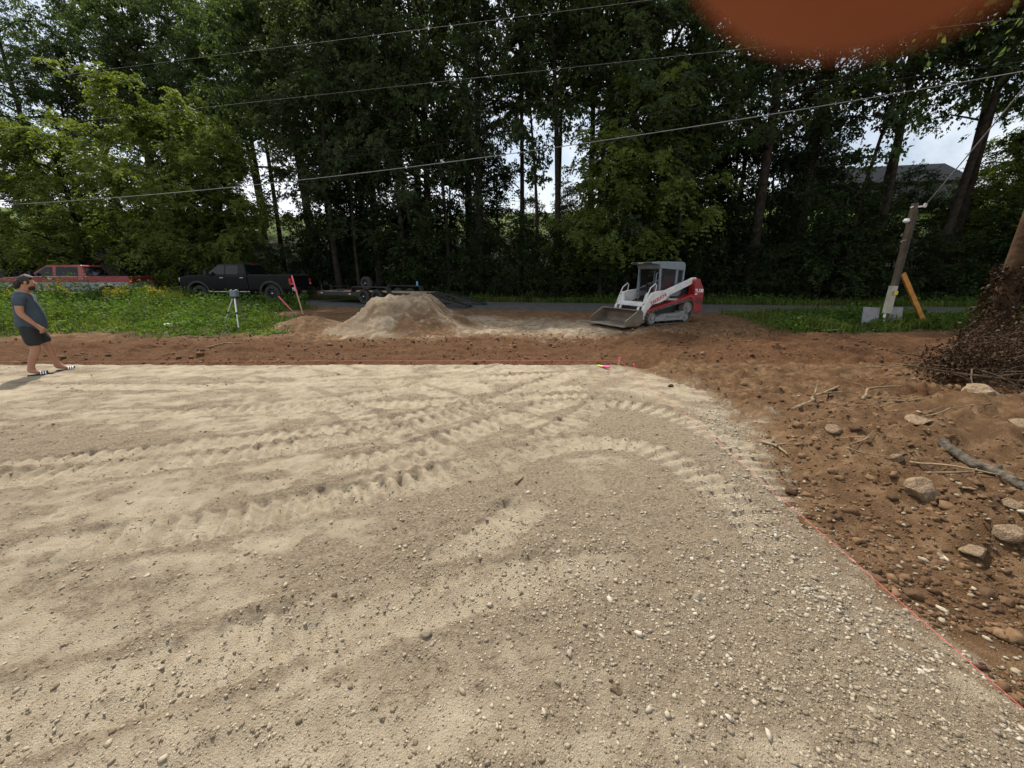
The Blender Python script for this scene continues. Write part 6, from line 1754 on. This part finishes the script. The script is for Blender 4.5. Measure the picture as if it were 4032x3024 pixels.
for s, fx_, fy_ in ((-1, -0.030, -0.117), (1, 0.270, 0.117)):
    so = MB().prism([(-0.145, -0.036), (-0.10, -0.046), (0.04, -0.040), (0.10, -0.048), (0.145, -0.032), (0.152, 0.0), (0.145, 0.032), (0.10, 0.048), (0.04, 0.040), (-0.10, 0.046), (-0.145, 0.036)], 0.0, 0.026, axis='z').build('slide_sandal', M_slide, per, bevel=0.006)
    so.location = (fx_, fy_, 0.002)
    st2 = MB()
    ring = [(math.cos(R(a)) * 0.056, math.sin(R(a)) * 0.050 + 0.024) for a in range(0, 181, 15)]
    ring2 = [(math.cos(R(a)) * 0.050, math.sin(R(a)) * 0.044 + 0.024) for a in range(180, -1, -15)]
    st2.prism(ring + ring2, 0.005, 0.095, axis='x'); stp = st2.build('strap', M_slide, so)
    for k in range(3):
        rg1 = [(math.cos(R(a)) * 0.0575, math.sin(R(a)) * 0.0515 + 0.024) for a in range(0, 181, 15)]
        rg2 = [(math.cos(R(a)) * 0.0555, math.sin(R(a)) * 0.0495 + 0.024) for a in range(180, -1, -15)]
        MB().prism(rg1 + rg2, 0.014 + k * 0.029, 0.028 + k * 0.029, axis='x').build('stripe', M_white, so)

# ------------------------------------------------------------------ the photographer's hand: a fingertip dips over the top right of the view
M_fskin = bpy.data.materials.new('warm_skin'); M_fskin.use_nodes = True
_N = M_fskin.node_tree.nodes; _L = M_fskin.node_tree.links; _b = _pri(M_fskin)
_tc = _N.new('ShaderNodeTexCoord')
_c = ramp(_N, _L, noise(_N, _L, _tc.outputs['Object'], 90, 4), [(0.3, (0.25, 0.058, 0.013)), (0.7, (0.30, 0.076, 0.018))])
_L.new(_c, _b.inputs['Base Color']); _b.inputs['Roughness'].default_value = 0.6
_b.inputs['Subsurface Weight'].default_value = 0.4; _b.inputs['Subsurface Radius'].default_value = (0.012, 0.004, 0.002); _b.inputs['Subsurface Scale'].default_value = 0.6
HX = thing('hand', 'blurred warm brown fingertip hanging into view above the timber post', 'hand', (0, 0, 1.70))
# camera axes in world space
cq = cam.rotation_euler.to_matrix()
def cpt(x, y, z):
    return tuple(cq @ Vector((x, y, -z)))
hj2 = []; he = []
def hn(p, r, prev=None):
    hj2.append((p, r)); i = len(hj2) - 1
    if prev is not None: he.append((prev, i))
    return i
mm = 0.001
pal = hn(cpt(60 * mm, 62 * mm, -22 * mm), (30 * mm, 14 * mm))
wr_ = hn(cpt(95 * mm, 58 * mm, -66 * mm), (24 * mm, 17 * mm), pal)
fa1 = hn(cpt(150 * mm, -10 * mm, -170 * mm), (34 * mm, 30 * mm), wr_)
fa2 = hn(cpt(215 * mm, -110 * mm, -300 * mm), (42 * mm, 40 * mm), fa1)
k1 = hn(cpt(46 * mm, 60 * mm, 6 * mm), 12 * mm, pal)
k2 = hn(cpt(32 * mm, 43 * mm, 19 * mm), 12 * mm, k1)
k3 = hn(cpt(20.0 * mm, 30.8 * mm, 21.5 * mm), 14.0 * mm, k2)
k4 = hn(cpt(17.6 * mm, 26.0 * mm, 21.8 * mm), 11.4 * mm, k3)
for (dx, dy, dz) in ((14, 12, 2), (27, 17, -4), (38, 18, -12)):
    a = hn(cpt((50 + dx) * mm, (60 + dy * 0.6) * mm, (4 + dz) * mm), 9.5 * mm, pal)
    b = hn(cpt((42 + dx) * mm, (66 + dy) * mm, (28 + dz) * mm), 8.8 * mm, a)
    c = hn(cpt((30 + dx) * mm, (70 + dy) * mm, (40 + dz) * mm), 8.0 * mm, b)
th1 = hn(cpt(46 * mm, 40 * mm, -34 * mm), 12 * mm, pal); th2 = hn(cpt(22 * mm, 34 * mm, -40 * mm), 10 * mm, th1); th3 = hn(cpt(4 * mm, 36 * mm, -38 * mm), 8.5 * mm, th2)
skin_mesh('fingers_and_palm', hj2, he, M_fskin, HX, 3)
